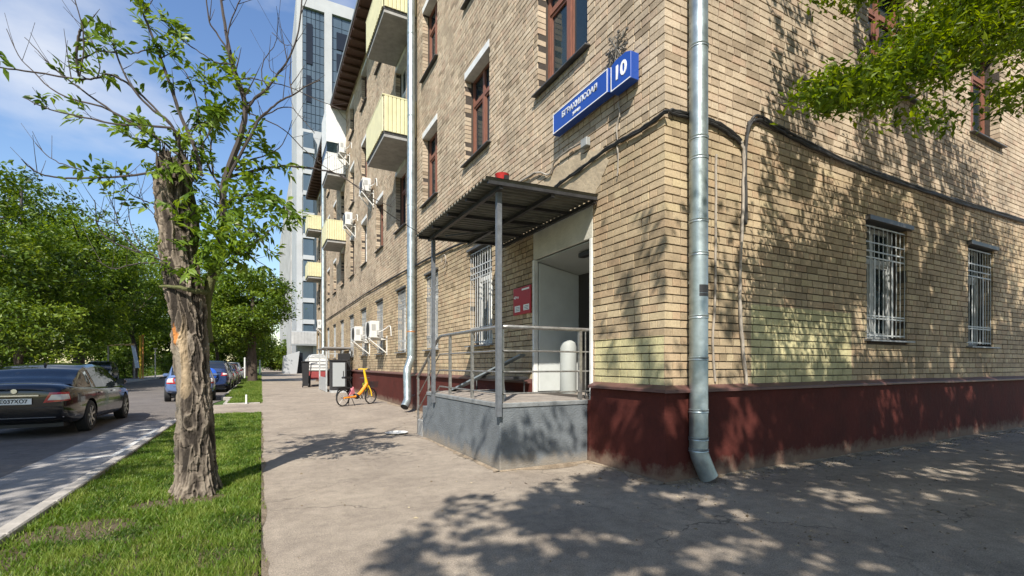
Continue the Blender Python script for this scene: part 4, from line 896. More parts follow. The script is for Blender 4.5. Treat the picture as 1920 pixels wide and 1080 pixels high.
# ------------------------------------------------------------------ electric bicycle
bk_a = math.atan2(.66, 1.02)
bike = empty('electric_bicycle', (2.34, 16.25, 0), 'orange and yellow electric bicycle with a front basket parked by the wall', 'bicycle', rz=bk_a)
OR = mat('bike_orange', (.78, .27, .02), .4, coat=.3); YE = mat('bike_yellow', (.78, .50, .02), .4, coat=.3)
def bk(mb, name, m, parent=bike, smooth=True): return mb.build(name, m, parent, smooth=smooth, local=True)
def bwheel(x, r=.275):
    w = MB(); c = (x, 0, r)
    w.lathe((x, -.022, r), [(r-.035, .0), (r-.008, .002), (r, .022), (r-.008, .042), (r-.035, .044), (r-.035, .0)], 28, 'y'); o = bk(w, 'wheel', RUBBER)
    s = MB()
    for k in range(14):
        a = k*math.pi/7; s.tube([(x, .012*(-1)**k, r), (x+math.cos(a)*(r-.03), 0, r+math.sin(a)*(r-.03))], .003, 4)
    s.lathe((x, -.03, r), [(.035, 0), (.035, .06)], 12, 'y'); bk(s, 'spokes', RAIL, o)
    return o
bwheel(0); bwheel(1.2)
b = MB(); b.tube([(1.2, .055, .275), (1.16, .055, .45), (1.08, .03, .62), (1.04, 0, .68)], .022, 8); b.tube([(1.2, -.055, .275), (1.16, -.055, .45), (1.08, -.03, .62), (1.04, 0, .68)], .022, 8); bk(b, 'fork', YE)
b = MB(); b.tube([(1.06, 0, .60), (1.0, 0, .80), (.93, 0, 1.05), (.90, 0, 1.18)], [.045, .045, .038, .034], 10); bk(b, 'steering_column', YE)
b = MB(); b.tube([(.84, .27, 1.19), (.90, .14, 1.21), (.92, 0, 1.20), (.90, -.14, 1.21), (.84, -.27, 1.19)], .017, 8); bk(b, 'handlebar', YE)
for s in (1, -1): b = MB(); b.tube([(.84, s*.22, 1.193), (.82, s*.33, 1.185)], .021, 8); bk(b, 'grip', BLACK)
b = MB(); b.tube([(1.03, 0, .72), (.92, 0, .58), (.74, 0, .40), (.60, 0, .31), (.45, 0, .28)], [.055, .058, .06, .06, .05], 12); bk(b, 'frame', OR)
b = MB(); b.tube([(.5, .05, .29), (.0, .06, .275)], .028, 8); b.tube([(.5, -.05, .29), (.0, -.06, .275)], .028, 8); bk(b, 'rear_stay', OR)
b = MB(); b.lathe((.58, -.06, .29), [(.07, 0), (.085, .02), (.085, .1), (.07, .12)], 16, 'y'); b.bar((.58, -.08, .29), (.68, -.08, .2), .02); b.bar((.58, .08, .29), (.48, .08, .38), .02); bk(b, 'crank', BLACK)
b = MB(); b.tube([(.50, 0, .32), (.24, 0, .88)], .02, 8); bk(b, 'seat_post', BLACK)
b = MB(); b.prism([(.02, .90), (.30, .90), (.36, .93), (.30, .96), (.05, .97), (.0, .94)], 'y', -.07, .07); bk(b, 'saddle', BLACK)
b = MB(); b.tube([(-.2, 0, .60), (.0, 0, .62), (.28, 0, .58)], .03, 8); b.box(-.25, -.07, .56, .24, .07, .60); b.tube([(-.27, 0, .35), (-.2, 0, .52), (0, 0, .6), (.2, 0, .52)], .02, 6); bk(b, 'rear_rack', BLACK)
b = MB(); b.prism([(.22, .34), (.46, .40), (.40, .62)], 'y', -.05, .05); bk(b, 'side_bag', mat('bag_pink', (.55, .17, .20), .7), smooth=False)
b = MB(); b.tube([(.30, .06, .28), (.38, .16, .01)], .012, 6); b.tube([(.30, -.06, .28), (.40, -.1, .01)], .012, 6); bk(b, 'kickstand', BLACK)
b = MB()
for k in range(6):
    z = .58+k*.036; q = .02*k/5
    b.tube([(1.13-q, -.13-q, z), (1.40+q, -.13-q, z), (1.40+q, .13+q, z), (1.13-q, .13+q, z), (1.13-q, -.13-q, z)], .006, 4)
for t in range(7): b.tube([(1.13+.045*t, -.13, .58), (1.13+.045*t, -.15, .77)], .005, 4); b.tube([(1.13+.045*t, .13, .58), (1.13+.045*t, .15, .77)], .005, 4); b.tube([(1.13+.045*t, -.13, .58), (1.13+.045*t, .13, .58)], .005, 4)
bk(b, 'basket', BLACK, smooth=False)
b2 = empty('small_bicycle', (3.55, 19.6, 0), 'small green bicycle half hidden behind the orange one', 'bicycle', rz=1.2)
for x in (0, .8):
    w = MB(); w.lathe((x, -.02, .25), [(.215, 0), (.25, .02), (.215, .04), (.215, 0)], 20, 'y'); w.build('wheel', RUBBER, b2, smooth=True, local=True)
b = MB(); b.tube([(0, 0, .25), (.3, 0, .28), (.6, 0, .6), (.8, 0, .25)], .018, 6); b.tube([(.3, 0, .28), (.2, 0, .6), (.6, 0, .6), (.58, 0, .8)], .018, 6); b.build('frame', mat('bike_green', (.35, .5, .05), .4), b2, smooth=True, local=True)
b = MB(); b.tube([(.55, -.2, .82), (.58, 0, .8), (.55, .2, .82)], .014, 6); b.build('handlebar', BLACK, b2, smooth=True, local=True)
# saucer-like white litter tray by the steps, bollard, posts
setup(MB().lathe((2.35, 9.35, 0), [(.10, .0), (.20, .012), (.22, .03), (.205, .032), (.19, .02), (.0, .014)], 20).build('flattened_plate', WHITE, smooth=True), 'crumpled white plate lying on the pavement beside the steps', 'plate')
bo = empty('bollard', (-.46, 18.95, 0), 'short white post at the kerb of the second lawn', 'post'); MB().lathe((-.46, 18.9, 0), [(.03, 0), (.03, .30), (.02, .32)], 12).build('shaft', WHITE, bo, smooth=True); MB().lathe((-.46, 18.9, 0), [(.06, 0), (.06, .012)], 12).build('foot', PALE, bo)
# ------------------------------------------------------------------ cars
def lerp(a, b, t): return a+(b-a)*t
def curve(tab, x):
    if x <= tab[0][0]: return tab[0][1]
    for (a, p), (b_, q) in zip(tab, tab[1:]):
        if x <= b_:
            t = (x-a)/(b_-a); t = t*t*(3-2*t)*.5+t*.5; return lerp(p, q, t)
    return tab[-1][1]
def carpaint(name, c, rough=.22): return mat(name, c, rough, metal=0, coat=.45, noise_amt=.04, noise_scale=1.2)
CARGLASS = glass_mat('car_glass', (.12, .14, .16), (.01, .014, .02), .12, .02)
LAMPRED = mat('lamp_red', (.40, .012, .015), .18, coat=.6); LAMPW = mat('lamp_clear', (.6, .55, .52), .15, coat=.6); CHROME = mat('chrome', (.72, .72, .72), .15, metal=1)
ALLOY = mat('alloy', (.46, .45, .42), .32, metal=.7); TYRE = mat('tyre', (.022, .022, .023), .8)
def car(P, loc, rz, label, paint, group=None, plate=True, detail=True, spare=None):
    root = empty('parked_car', loc, label, 'car', group, rz)
    L, W = P['L'], P['W']/2; xr, xf = -L/2, L/2
    deck, belt, wtab, bot = P['deck'], P['belt'], P['wid'], P['bot']
    xs = [xr, xr+.02, xr+.10, xr+.25, xr+.45, xr+.7]+[xr+.7+(L-1.3)*i/14 for i in range(1, 14)]+[xf-.6, xf-.4, xf-.2, xf-.08, xf-.01]
    V = []; n = 0
    for i, x in enumerate(xs):
        u = (x-xr)/L; w = W*curve(wtab, u); zb = curve(bot, u); zbelt = curve(belt, u); zd = curve(deck, u)
        s = 1.0
        pts = [(0, zb), (w*.80, zb), (w*.965, zb+.05), (w*.99, zb+.22), (w, (zb+zbelt)/2+.02), (w*.985, zbelt-.06), (w*.955, zbelt), (w*.86, lerp(zbelt, zd, .75)), (w*.5, zd+.012), (0, zd+.02)]
        V.append([(x, a*s, b_) for a, b_ in pts])
    K = len(V[0]); verts = []; faces = []
    for row in V:
        verts += [(x, y, z) for x, y, z in row]+[(x, -y, z) for x, y, z in row[-2:0:-1]]
    M_ = 2*K-2
    for i in range(len(xs)-1):
        for k in range(M_): a = i*M_+k; b_ = i*M_+(k+1) % M_; faces.append((a, b_, b_+M_, a+M_))
    faces.append(tuple(range(M_))[::-1]); faces.append(tuple((len(xs)-1)*M_+k for k in range(M_)))
    me = bpy.data.meshes.new('body'); me.from_pydata(verts, [], faces); me.update()
    bm = bmesh.new(); bm.from_mesh(me); bmesh.ops.recalc_face_normals(bm, faces=bm.faces); bm.to_mesh(me); bm.free()
    tmp = bpy.data.objects.new('tmp', me); C.objects.link(tmp)
    ss = tmp.modifiers.new('s', 'SUBSURF'); ss.levels = 2; ss.render_levels = 2
    cutters = []
    for ax in P['axles']:
        c = MB(); c.lathe((ax, -W-.1, P['wr']-.0), [(P['wr']+.055, 0), (P['wr']+.055, 2*W+.2)], 32, 'y'); cm = c.mesh('c'); co = bpy.data.objects.new('c', cm); C.objects.link(co); cutters.append(co)
        bo_ = tmp.modifiers.new('b', 'BOOLEAN'); bo_.object = co; bo_.operation = 'DIFFERENCE'; bo_.solver = 'EXACT'
    bpy.context.view_layer.update()
    bme = bpy.data.meshes.new_from_object(tmp.evaluated_get(bpy.context.evaluated_depsgraph_get()))
    bpy.data.objects.remove(tmp)
    for c in cutters: bpy.data.objects.remove(c)
    for p in bme.polygons: p.use_smooth = True
    bme.set_sharp_from_angle(angle=R(38))
    body = link('body', bme, paint, root, local=True)
    inn = MB(); inn.box(xr+.25, -W+.25, .2, xf-.3, W-.25, .62); inn.build('underbody', BLACK, root, local=True)
    # greenhouse
    G = P['roof']; gx = [G[0][0]+(G[-1][0]-G[0][0])*i/44 for i in range(45)]
    rows = []
    for x in gx:
        zt = curve(G, x); u = (x-xr)/L; zb = curve(belt, u)-.03; w = W*curve(wtab, u)*.945
        hgt = max(0, (zt-zb)); wt = w-hgt*P['tumble']-.02
        zs = max(zb, zt-.045)
        pts = [(w, zb)]+[(lerp(w, wt, t**1.15), lerp(zb, zs, t)) for t in (.25, .5, .75, .92)]+[(wt-.035, lerp(zs, zt, .75)), (wt*.7, zt+.004), (wt*.35, zt+.018), (0, zt+.022)]
        rows.append([(x, a, b_) for a, b_ in pts])
    K = len(rows[0]); zmax = max(q[1] for q in G); pv = []; paintf = []; glassf = {'side': [], 'rear': [], 'front': []}
    for r_ in rows: pv += r_+[(x, -y, z) for x, y, z in r_[-2::-1]]
    M_ = 2*K-1
    for i in range(len(gx)-1):
        xm = (gx[i]+gx[i+1])/2; pill = any(a < xm < c for a, c in P['pillars'])
        for k in range(M_-1):
            kk = k if k < K-1 else M_-2-k; f = (i*M_+k, i*M_+k+1, (i+1)*M_+k+1, (i+1)*M_+k)
            side = kk < 4; zt = curve(G, xm)
            if side:
                fh = zt-(curve(belt, (xm-xr)/L)); inside = P['side'][0] < xm < P['side'][1] and not pill and fh > .13
                (glassf['side'] if inside and kk < 4 else paintf).append(f)
            else:
                if kk == 4: paintf.append(f)
                elif xm < P['rg']: glassf['rear'].append(f) if xm > G[0][0]+.08 else paintf.append(f)
                elif xm > P['fg']: glassf['front'].append(f) if xm < G[-1][0]-.06 else paintf.append(f)
                else: paintf.append(f)
    def sub(fs, name, m, parent, off=0):
        ids = sorted({i for f in fs for i in f}); mp_ = {i: k for k, i in enumerate(ids)}
        me = bpy.data.meshes.new(name); me.from_pydata([pv[i] for i in ids], [], [tuple(mp_[i] for i in f) for f in fs])
        bm = bmesh.new(); bm.from_mesh(me); bmesh.ops.recalc_face_normals(bm, faces=bm.faces)
        for f in bm.faces: f.smooth = True
        bm.to_mesh(me); bm.free(); return link(name, me, m, parent, local=True)
    sub(paintf, 'roof', paint, root); sub(glassf['rear'], 'rear_window', CARGLASS, root); sub(glassf['front'], 'windscreen', CARGLASS, root); [sub([f for f in glassf['side'] if (pv[f[0]][1] > 0) == sg], 'side_window', CARGLASS, root) for sg in (True, False)]
    sub_in = MB(); sub_in.box(P['side'][0]+.3, -W*.6, .6, P['side'][1]-.4, W*.6, 1.0); sub_in.build('seats', BLACK, root, local=True)
    # wheels
    for ax in P['axles']:
        for s in (1, -1):
            r_ = P['wr']; y0 = s*(W-.015); dirn = -s
            w = MB(); prof = [(r_*.66, 0), (r_*.93, .0), (r_, .025), (r_, .19), (r_*.93, .215), (r_*.66, .215), (r_*.66, 0)]
            w.lathe((ax, y0 if s < 0 else y0-.215, r_), prof, 32, 'y'); wo_ = w.build('wheel', TYRE, root, smooth=True, local=True)
            d = MB(); yo = y0-s*.012
            d.lathe((ax, min(yo, yo-s*.03), r_), [(r_*.62, 0), (r_*.66, .015), (r_*.62, .03)], 28, 'y')
            d = MB()
            nsp = 7
            for k in range(nsp):
                a = 2*math.pi*k/nsp+.3; ca, sa = math.cos(a), math.sin(a); w1, w2 = r_*.10, r_*.075
                p0 = (ax+ca*r_*.1, yo-s*.02, r_+sa*r_*.1); p1 = (ax+ca*r_*.64, yo, r_+sa*r_*.64); d.bar(p0, p1, .05, .03, up=(0, 1, 0))
            d.lathe((ax, yo-.02, r_), [(r_*.13, 0), (r_*.16, .01), (r_*.13, .035)], 14, 'y')
            yy = yo
            for q in range(28):
                a0, a1 = 2*math.pi*q/28, 2*math.pi*(q+1)/28
                d.quad((ax+math.cos(a0)*r_*.62, yy, r_+math.sin(a0)*r_*.62), (ax+math.cos(a1)*r_*.62, yy, r_+math.sin(a1)*r_*.62), (ax+math.cos(a1)*r_*.68, yy+s*.004, r_+math.sin(a1)*r_*.68), (ax+math.cos(a0)*r_*.68, yy+s*.004, r_+math.sin(a0)*r_*.68))
            d.build('rim', ALLOY, wo_, local=True)
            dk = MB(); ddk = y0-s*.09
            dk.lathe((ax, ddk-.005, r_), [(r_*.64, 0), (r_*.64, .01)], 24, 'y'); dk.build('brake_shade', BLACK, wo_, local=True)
    # lamps: curved patches lifted off the body surface by projecting on it
    from mathutils.bvhtree import BVHTree
    bmt = bmesh.new(); bmt.from_mesh(bme); bv = BVHTree.FromBMesh(bmt); bmt.free()
    def patch(pts2, depth_axis, name, m, off=.008, parent=root, nn=6):
        """pts2: four corners (a,z); 'r' casts from behind (a = y), 's' from the side (a = x), sign gives the side"""
        b = MB(); grid = []
        for i in range(nn+1):
            row = []
            for j in range(nn+1):
                u, v = i/nn, j/nn
                a = lerp(lerp(pts2[0][0], pts2[1][0], u), lerp(pts2[3][0], pts2[2][0], u), v); z = lerp(lerp(pts2[0][1], pts2[1][1], u), lerp(pts2[3][1], pts2[2][1], u), v)
                if depth_axis == 'r': o_, d_ = Vector((xr-1, a, z)), Vector((1, 0, 0))
                elif depth_axis == 'rd':
                    sg_ = 1 if a > 0 else -1; o_, d_ = Vector((xr-1, a+sg_*.9, z)), Vector((1, -sg_*.9, 0)).normalized()
                else:
                    s = 1 if depth_axis == 's+' else -1; o_, d_ = Vector((a, s*3, z)), Vector((0, -s, 0))
                h = bv.ray_cast(o_, d_); row.append(h[0]+h[1]*off if h[0] is not None else None)
            grid.append(row)
        for i in range(nn):
            for j in range(nn):
                q = (grid[i][j], grid[i+1][j], grid[i+1][j+1], grid[i][j+1])
                if all(p is not None for p in q): b.quad(*q)
        if b.v: return b.build(name, m, parent, smooth=True, local=True)
    for s in (1, -1):
        t = P['tail']; o_ = patch([(s*t[0], t[2]), (s*t[1], t[2]+t[4]), (s*(t[1]-.02), t[3]), (s*(t[0]+.1), t[3])], 'rd', 'tail_lamp', LAMPRED, .010)
        if detail and o_ is not None: patch([(s*(t[0]+.07), t[2]+.05), (s*(t[1]-.03), t[2]+.06), (s*(t[1]-.05), t[3]-.045), (s*(t[0]+.13), t[3]-.045)], 'rd', 'clear_lens', LAMPW, .016, o_)
    pz = P['plate']
    if plate:
        pb = MB(); pb.box(xr-.035, -.26, pz-.056, xr-.02, .26, pz+.056); po = pb.build('number_plate', SIGNW, root, local=True)
        tm = text_mesh(P.get('txt', 'Е037ХО7'), .10, .001); tm.transform(Matrix(((0, 0, -1, xr-.037), (-1, 0, 0, 0), (0, 1, 0, pz), (0, 0, 0, 1)))); link('lettering', tm, BLACK, po, local=True)
    if detail:
        ch = MB(); ch.box(xr-.03, -.36, pz+.10, xr-.012, .36, pz+.125); ch.build('trim_bar', CHROME, root, local=True)
        em = MB(); em.lathe((xr-.02, 0, pz+.20), [(.045, 0), (.045, .015)], 18, 'x'); em.build('emblem', CHROME, root, local=True)
        patch([(-.82*W/.9, .405), (.82*W/.9, .405), (.82*W/.9, .42), (-.82*W/.9, .42)], 'r', 'bumper_trim', CHROME, .006, nn=14)
        for s in ('s+', 's-'):
            for x in (P['handles']): patch([(x, P['hz']), (x+.17, P['hz']), (x+.17, P['hz']+.035), (x, P['hz']+.035)], s, 'door_handle', CHROME, .03, nn=2)
            for x in P['doors']: patch([(x, .33), (x+.006, .33), (x+.006, P['hz']+.12), (x, P['hz']+.12)], s, 'door_gap', BLACK, .002, nn=8)
            patch([(P['axles'][0]+.5, .26), (P['axles'][1]-.5, .26), (P['axles'][1]-.5, .275), (P['axles'][0]+.5, .275)], s, 'sill_trim', CHROME, .006, nn=10)
        patch([(-.55, .60), (.55, .60), (.55, .612), (-.55, .612)], 'r', 'boot_gap', BLACK, .002, nn=12)
        fn = MB(); fn.prism([(P['ant'], P['az']), (P['ant']+.16, P['az']+.005), (P['ant']+.02, P['az']+.06)], 'y', -.015, .015); fn.build('antenna_fin', BLACK, root, local=True)
    for s in (1, -1):
        mb = MB(); mb.box(P['mir'], s*(W*.9) if s > 0 else -W*.9-.22, P['mz'], P['mir']+.13, (W*.9+.22) if s > 0 else -W*.9, P['mz']+.13); mb.build('wing_mirror', paint, root, bevel=.035, smooth=True, local=True, segs=2)
    if spare:
        sp_ = MB(); sp_.lathe((xr-.16, 0, spare), [(.30, 0), (.34, .03), (.34, .15), (.30, .17)], 28, 'x'); sp_.build('spare_wheel_cover', mat('cover_blue', (.02, .10, .5), .35), root, smooth=True, local=True)
    return root
SEDAN = dict(L=4.85, W=1.80, wr=.335, axles=(-1.36, 1.42),
    wid=[(0, .80), (.03, .90), (.12, .965), (.3, 1), (.7, 1), (.88, .95), (.96, .84), (1, .70)],
    belt=[(0, .80), (.03, .90), (.08, .93), (.3, .93), (.62, .90), (.8, .86), (.93, .74), (1, .62)],
    deck=[(0, .92), (.01, 1.03), (.05, 1.075), (.14, 1.08), (.3, 1.02), (.68, .99), (.78, .96), (.9, .86), (1, .66)],
    bot=[(0, .36), (.05, .26), (.12, .20), (.85, .19), (.95, .22), (1, .3)],
    roof=[(-1.98, 1.06), (-1.72, 1.17), (-1.28, 1.355), (-.9, 1.44), (-.3, 1.475), (.2, 1.445), (.55, 1.34), (.95, 1.16), (1.22, .985)],
    tumble=.30, pillars=((-.32, -.22),), side=(-1.32, .86), rg=-1.02, fg=.36, tail=(.42, .92, .70, .90, .04), plate=.735,
    handles=(-.85, .12), hz=.80, doors=(-1.0, -.27, .80), ant=-1.05, az=1.43, mir=.72, mz=.95)
SUVP = dict(SEDAN, L=4.5, W=1.85, wr=.37, axles=(-1.3, 1.32),
    belt=[(0, .92), (.05, 1.02), (.3, 1.03), (.62, 1.0), (.8, .98), (.93, .88), (1, .72)], deck=[(0, 1.0), (.04, 1.08), (.3, 1.08), (.68, 1.07), (.85, 1.02), (1, .78)],
    bot=[(0, .42), (.06, .32), (.9, .28), (1, .38)],
    roof=[(-2.18, 1.05), (-2.08, 1.30), (-1.9, 1.58), (-1.4, 1.65), (0, 1.66), (.4, 1.58), (.8, 1.35), (1.12, 1.06)], side=(-1.9, .85), pillars=((-1.2, -1.1), (-.3, -.2)), rg=-1.88, fg=.36,
    tail=(.5, .9, .88, 1.06, .02), plate=.62, mz=1.08, doors=(-1.0, -.27, .80), hz=.93)
HATCH = dict(SUVP, L=4.1, W=1.74, wr=.32, axles=(-1.2, 1.22),
    belt=[(0, .84), (.05, .92), (.3, .92), (.62, .9), (.8, .86), (.93, .76), (1, .62)], deck=[(0, .9), (.04, .98), (.3, .98), (.68, .97), (.85, .9), (1, .66)],
    roof=[(-1.98, .97), (-1.8, 1.2), (-1.5, 1.42), (-1.0, 1.48), (0, 1.49), (.35, 1.42), (.75, 1.2), (1.1, .97)], side=(-1.6, .82), pillars=((-1.0, -.92), (-.25, -.17)), rg=-1.45, tail=(.48, .86, .72, .98, .0), plate=.5, mz=.95, hz=.8)
YAWC = R(90)
car(SEDAN, (-4.18, 15.05, -.10), YAWC-R(1), 'black saloon car parked nearest, seen from its rear right corner', carpaint('paint_black', (.004, .0045, .006), .14), 'cars parked along the street')
car(dict(HATCH, txt=''), (-2.65, 24.3, -.10), YAWC+R(6), 'light blue hatchback half hidden behind the near tree trunk', carpaint('paint_blue', (.10, .155, .30)), 'cars parked along the street', plate=False)
car(dict(SUVP, txt=''), (-2.36, 31.2, -.10), YAWC, 'dark blue off-roader with a bright blue spare wheel cover', carpaint('paint_navy', (.018, .035, .10)), 'cars parked along the street', plate=False, spare=.95)
car(dict(HATCH, txt=''), (-2.32, 37.6, -.10), YAWC, 'grey hatchback with red lamps parked behind the dark blue off-roader', carpaint('paint_grey', (.13, .135, .14)), 'cars parked along the street', plate=False, detail=False)
car(dict(HATCH, txt=''), (-2.32, 43.2, -.10), YAWC, 'maroon hatchback beyond the grey one near the far tree', carpaint('paint_maroon', (.16, .03, .03)), 'cars parked along the street', plate=False, detail=False)
car(dict(SUVP, txt=''), (-2.4, 49.5, -.10), YAWC, 'white high roofed car farthest down the near kerb', carpaint('paint_white', (.6, .6, .6)), 'cars parked along the street', plate=False, detail=False)
car(dict(HATCH, txt=''), (-8.6, 17.6, -.10), YAWC+R(180), 'dark car at the left edge across the road behind the black saloon', carpaint('paint_dark', (.02, .024, .03)), 'cars parked across the road', plate=False, detail=False)
car(dict(SUVP, txt=''), (-10.9, 47.0, -.03), YAWC+R(185), 'dark estate car under the trees beside the playground frame', carpaint('paint_dark2', (.03, .02, .02)), 'cars parked across the road', plate=False, detail=False)

# ------------------------------------------------------------------ far things: playground, poles, tower
pg = empty('playground_frame', (-10.4, 50, 0), 'wooden beamed playground frame with a pale grey slide', 'playground')
a = pxyz(203, 647, 46); b_ = pxyz(252, 646, 46); MB().bar(a, b_, .16).build('top_beam', mat('beam_wood', (.42, .26, .12), .7), pg)
for q in (a, b_): MB().bar(q, (q.x, q.y, 0), .12).build('post', mat('post_grey', (.25, .22, .2), .7), pg)
MB().bar((b_.x-.1, b_.y, b_.z-.1), pxyz(258, 690, 45.5), .32, .06).build('slide', PALE, pg)
for px, top, c, lab in ((263, 632, (.65, .42, .03), 'bright yellow mast standing among the trees by the playground'), (268, 630, (.5, .2, .05), 'orange mast right beside the yellow one'), (291, 655, (.5, .45, .38), 'pale slim post right of the playground masts')):
    p0 = pxyz(px, 700, 47); p1 = pxyz(px, top, 47); e = empty('mast', (p0.x, p0.y, 0), lab, 'mast'); MB().bar((p0.x, p0.y, -.05), p1, .15 if px < 265 else .09).build('shaft', mat('mast%d' % px, c, .6), e); MB().box(p1.x-.12, p1.y-.1, p1.z, p1.x+.12, p1.y+.1, p1.z+.12).build('cap', mat('mast%d' % px, c), e)
def lamp_post(px, ytop, d, r, label, col, head=True):
    p = pxyz(px, ytop, d); root = empty('street_lamp', (p.x, p.y, 0), label, 'lamp post')
    MB().tube([(p.x, p.y, -.1), (p.x, p.y, p.z*.5), (p.x, p.y, p.z)], [r*1.3, r, r*.8], 10).build('pole', mat('pole_'+label[:6], col, .6, noise_amt=.2), root, smooth=True)
    if head: MB().tube([(p.x, p.y, p.z-.05), (p.x-.5, p.y, p.z+.15), (p.x-1.1, p.y, p.z+.2)], [r*.6, r*.6, r], 8).build('lamp_head', mat('pole_'+label[:6], col), root, smooth=True)
    return root
lamp_post(390, 500, 17.5, .045, 'slim grey green lamp post rising behind the near tree', (.10, .13, .11), head=False)
lp_ = lamp_post(40, 352, 30, .09, 'thin dark mast topped by a leafy tuft over the left trees', (.05, .04, .04), head=False)
for px, yt, d, lab in ((459, 672, 46, 'thin white post left of the dark tree trunk'), (541 if False else 487, 676, 62, 'second thin white post beyond the dark tree trunk')):
    p = pxyz(px, yt, d); e = empty('post', (p.x, p.y, 0), lab, 'post'); MB().tube([(p.x, p.y, -.05), p], .07, 8).build('shaft', WHITE, e); MB().lathe((p.x, p.y, p.z), [(.09, 0), (.05, .08)], 8).build('cap', WHITE, e)
tw = empty('tower_block', (6.2, 86, 0), 'tall white and dark glass tower block beyond the brick building', 'building')
TWW = mat('tower_white', (.40, .41, .41), .75, noise_amt=.14, noise_scale=.25); TWD = mat('tower_glass', (.07, .10, .125), .2, spec=.8, noise_amt=.25, noise_scale=.3, stretch=(1, 1, .2)); TWG = mat('tower_stone', (.42, .41, .39), .85, noise_amt=.35, noise_scale=.35)
TY = 86; KX = lambda px: TY*((FWD[0]+(px-CX)/F*RGT[0])/(FWD[1]+(px-CX)/F*RGT[1]))
KZ = lambda px, py: CAMH+(HY-py)/F*(TY/(FWD[1]+(px-CX)/F*RGT[1]))
xa, xb, xc, xd, xe = KX(556), KX(567), KX(608), KX(622), KX(670)
ztop = KZ(622, 0)-.5
MB().box(xa, TY, 0, xb, TY+14, ztop).build('pier', TWW, tw); MB().box(xc, TY-.3, 0, xd, TY+14, ztop).build('pier', TWW, tw); MB().box(xe+4, TY-.3, 0, xe+5.5, TY+14, ztop).build('pier', TWW, tw)
MB().box(xb, TY-.3, ztop-2.2, xc, TY+14, ztop).build('parapet', TWW, tw); MB().box(xd, TY-.3, ztop-2.0, xe+4, TY+14, ztop).build('parapet', TWW, tw)
zl = KZ(590, 247)
g1 = MB(); nb_ = 5
for i in range(nb_):
    for j in range(14):
        x0 = lerp(xb, xc, i/nb_); x1 = lerp(xb, xc, (i+1)/nb_); z0 = lerp(zl, ztop-2.2, j/14); z1 = lerp(zl, ztop-2.2, (j+1)/14)
        p = MB(); p.box(x0+.05, TY+.1+((i*7+j*3) % 3)*.015, z0+.05, x1-.05, TY+.3, z1-.05); p.build('glass_panel', TWD, tw)
for i in range(5):
    for j in range(14):
        x0 = lerp(xd, xe+4, i/5); x1 = lerp(xd, xe+4, (i+1)/5); z0 = lerp(zl-6, ztop-2.0, j/14); z1 = lerp(zl-6, ztop-2.0, (j+1)/14)
        p = MB(); p.box(x0+.05, TY+.1+((i*5+j*3) % 3)*.015, z0+.05, x1-.05, TY+.3, z1-.05); p.build('glass_panel', TWD, tw)
MB().box(xa+.2, TY+.35, zl-7, xe+5, TY+13.8, ztop-.5).build('core', TWD, tw); MB().box(xa+.2, TY+.35, 0, xe+5, TY+13.8, zl-7.01).build('core', TWW, tw)
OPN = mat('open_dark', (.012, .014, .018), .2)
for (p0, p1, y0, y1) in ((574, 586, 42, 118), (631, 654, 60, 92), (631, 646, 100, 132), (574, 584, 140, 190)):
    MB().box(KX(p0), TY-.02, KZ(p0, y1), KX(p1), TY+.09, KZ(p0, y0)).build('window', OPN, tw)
MB().box(xb-.1, TY-.3, zl-1.2, xc, TY+.3, zl).build('band', TWW, tw)
# stacked bays lower down
for k in range(11):
    yb = 250+46*k*.86; y0, y1 = yb+4, yb+34
    if y1 > 655: break
    w = MB(); w.box(KX(567.5), TY-1.3, KZ(575, y1), KX(586), TY-.02, KZ(575, y0)); w.build('bay_window', TWD, tw)
    w = MB(); w.box(KX(567), TY-1.5, KZ(575, y1+8), KX(588), TY-.02, KZ(575, y1)); w.build('bay_slab', TWW, tw)
MB().box(KX(586.5), TY-.28, 0, xc-.02, TY+.3, zl-1.2).build('panel', TWW, tw)
# long lower wing running back
MB().box(5.0, 101, 0, 8, 165, KZ(567, 262)).build('wing', TWG, tw)
MB().box(KX(545), TY-2, KZ(560, 648), KX(600), TY, KZ(560, 622)).build('entrance_parapet', TWW, tw)
b = MB(); b.prism([(KX(528), 0), (KX(552), 0), (KX(557), KZ(560, 660)), (KX(530), KZ(530, 668))], 'y', TY-6, TY-.5); b.build('entrance_block', TWW, tw)
for k in range(9):
    x = lerp(KX(545), KX(598), k/9); MB().box(x, TY-2.06, KZ(560, 646), x+.5, TY-2.005, KZ(560, 624)).build('balustrade_panel', TWG, tw)
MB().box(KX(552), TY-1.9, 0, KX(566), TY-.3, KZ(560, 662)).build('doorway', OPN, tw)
# ------------------------------------------------------------------ vegetation
def vnoise(P, seed=0):
    P = np.asarray(P, float); I = np.floor(P).astype(np.int64); f = P-I; f = f*f*(3-2*f)
    def h(i, j, k):
        n = (i*374761393+j*668265263+k*2147483647+seed*144665) & 0xffffffff
        n = ((n ^ (n >> 13))*1274126177) & 0xffffffff; return ((n ^ (n >> 16)) & 0xffff)/65535.0
    i, j, k = I[..., 0], I[..., 1], I[..., 2]; r = 0
    for a in (0, 1):
        for b in (0, 1):
            for c in (0, 1):
                w = (f[..., 0] if a else 1-f[..., 0])*(f[..., 1] if b else 1-f[..., 1])*(f[..., 2] if c else 1-f[..., 2])
                r = r+w*h(i+a, j+b, k+c)
    return r*2-1
BARK = mat('bark_dark', (.075, .055, .04), .95, noise_amt=.4, noise_scale=3, bump=1, bump_scale=14, stretch=(3, 3, .6))
TWIG = mat('twig', (.065, .052, .045), .85, noise_amt=.3, noise_scale=9)
MOSS = mat('mossy_stem', (.10, .105, .035), .9, noise_amt=.45, noise_scale=7, bump=.6, bump_scale=40)
LEAF_BG = leaf_mat('leaf_mid', (.025, .05, .008), (.095, .155, .014), (.22, .28, .035), .38)
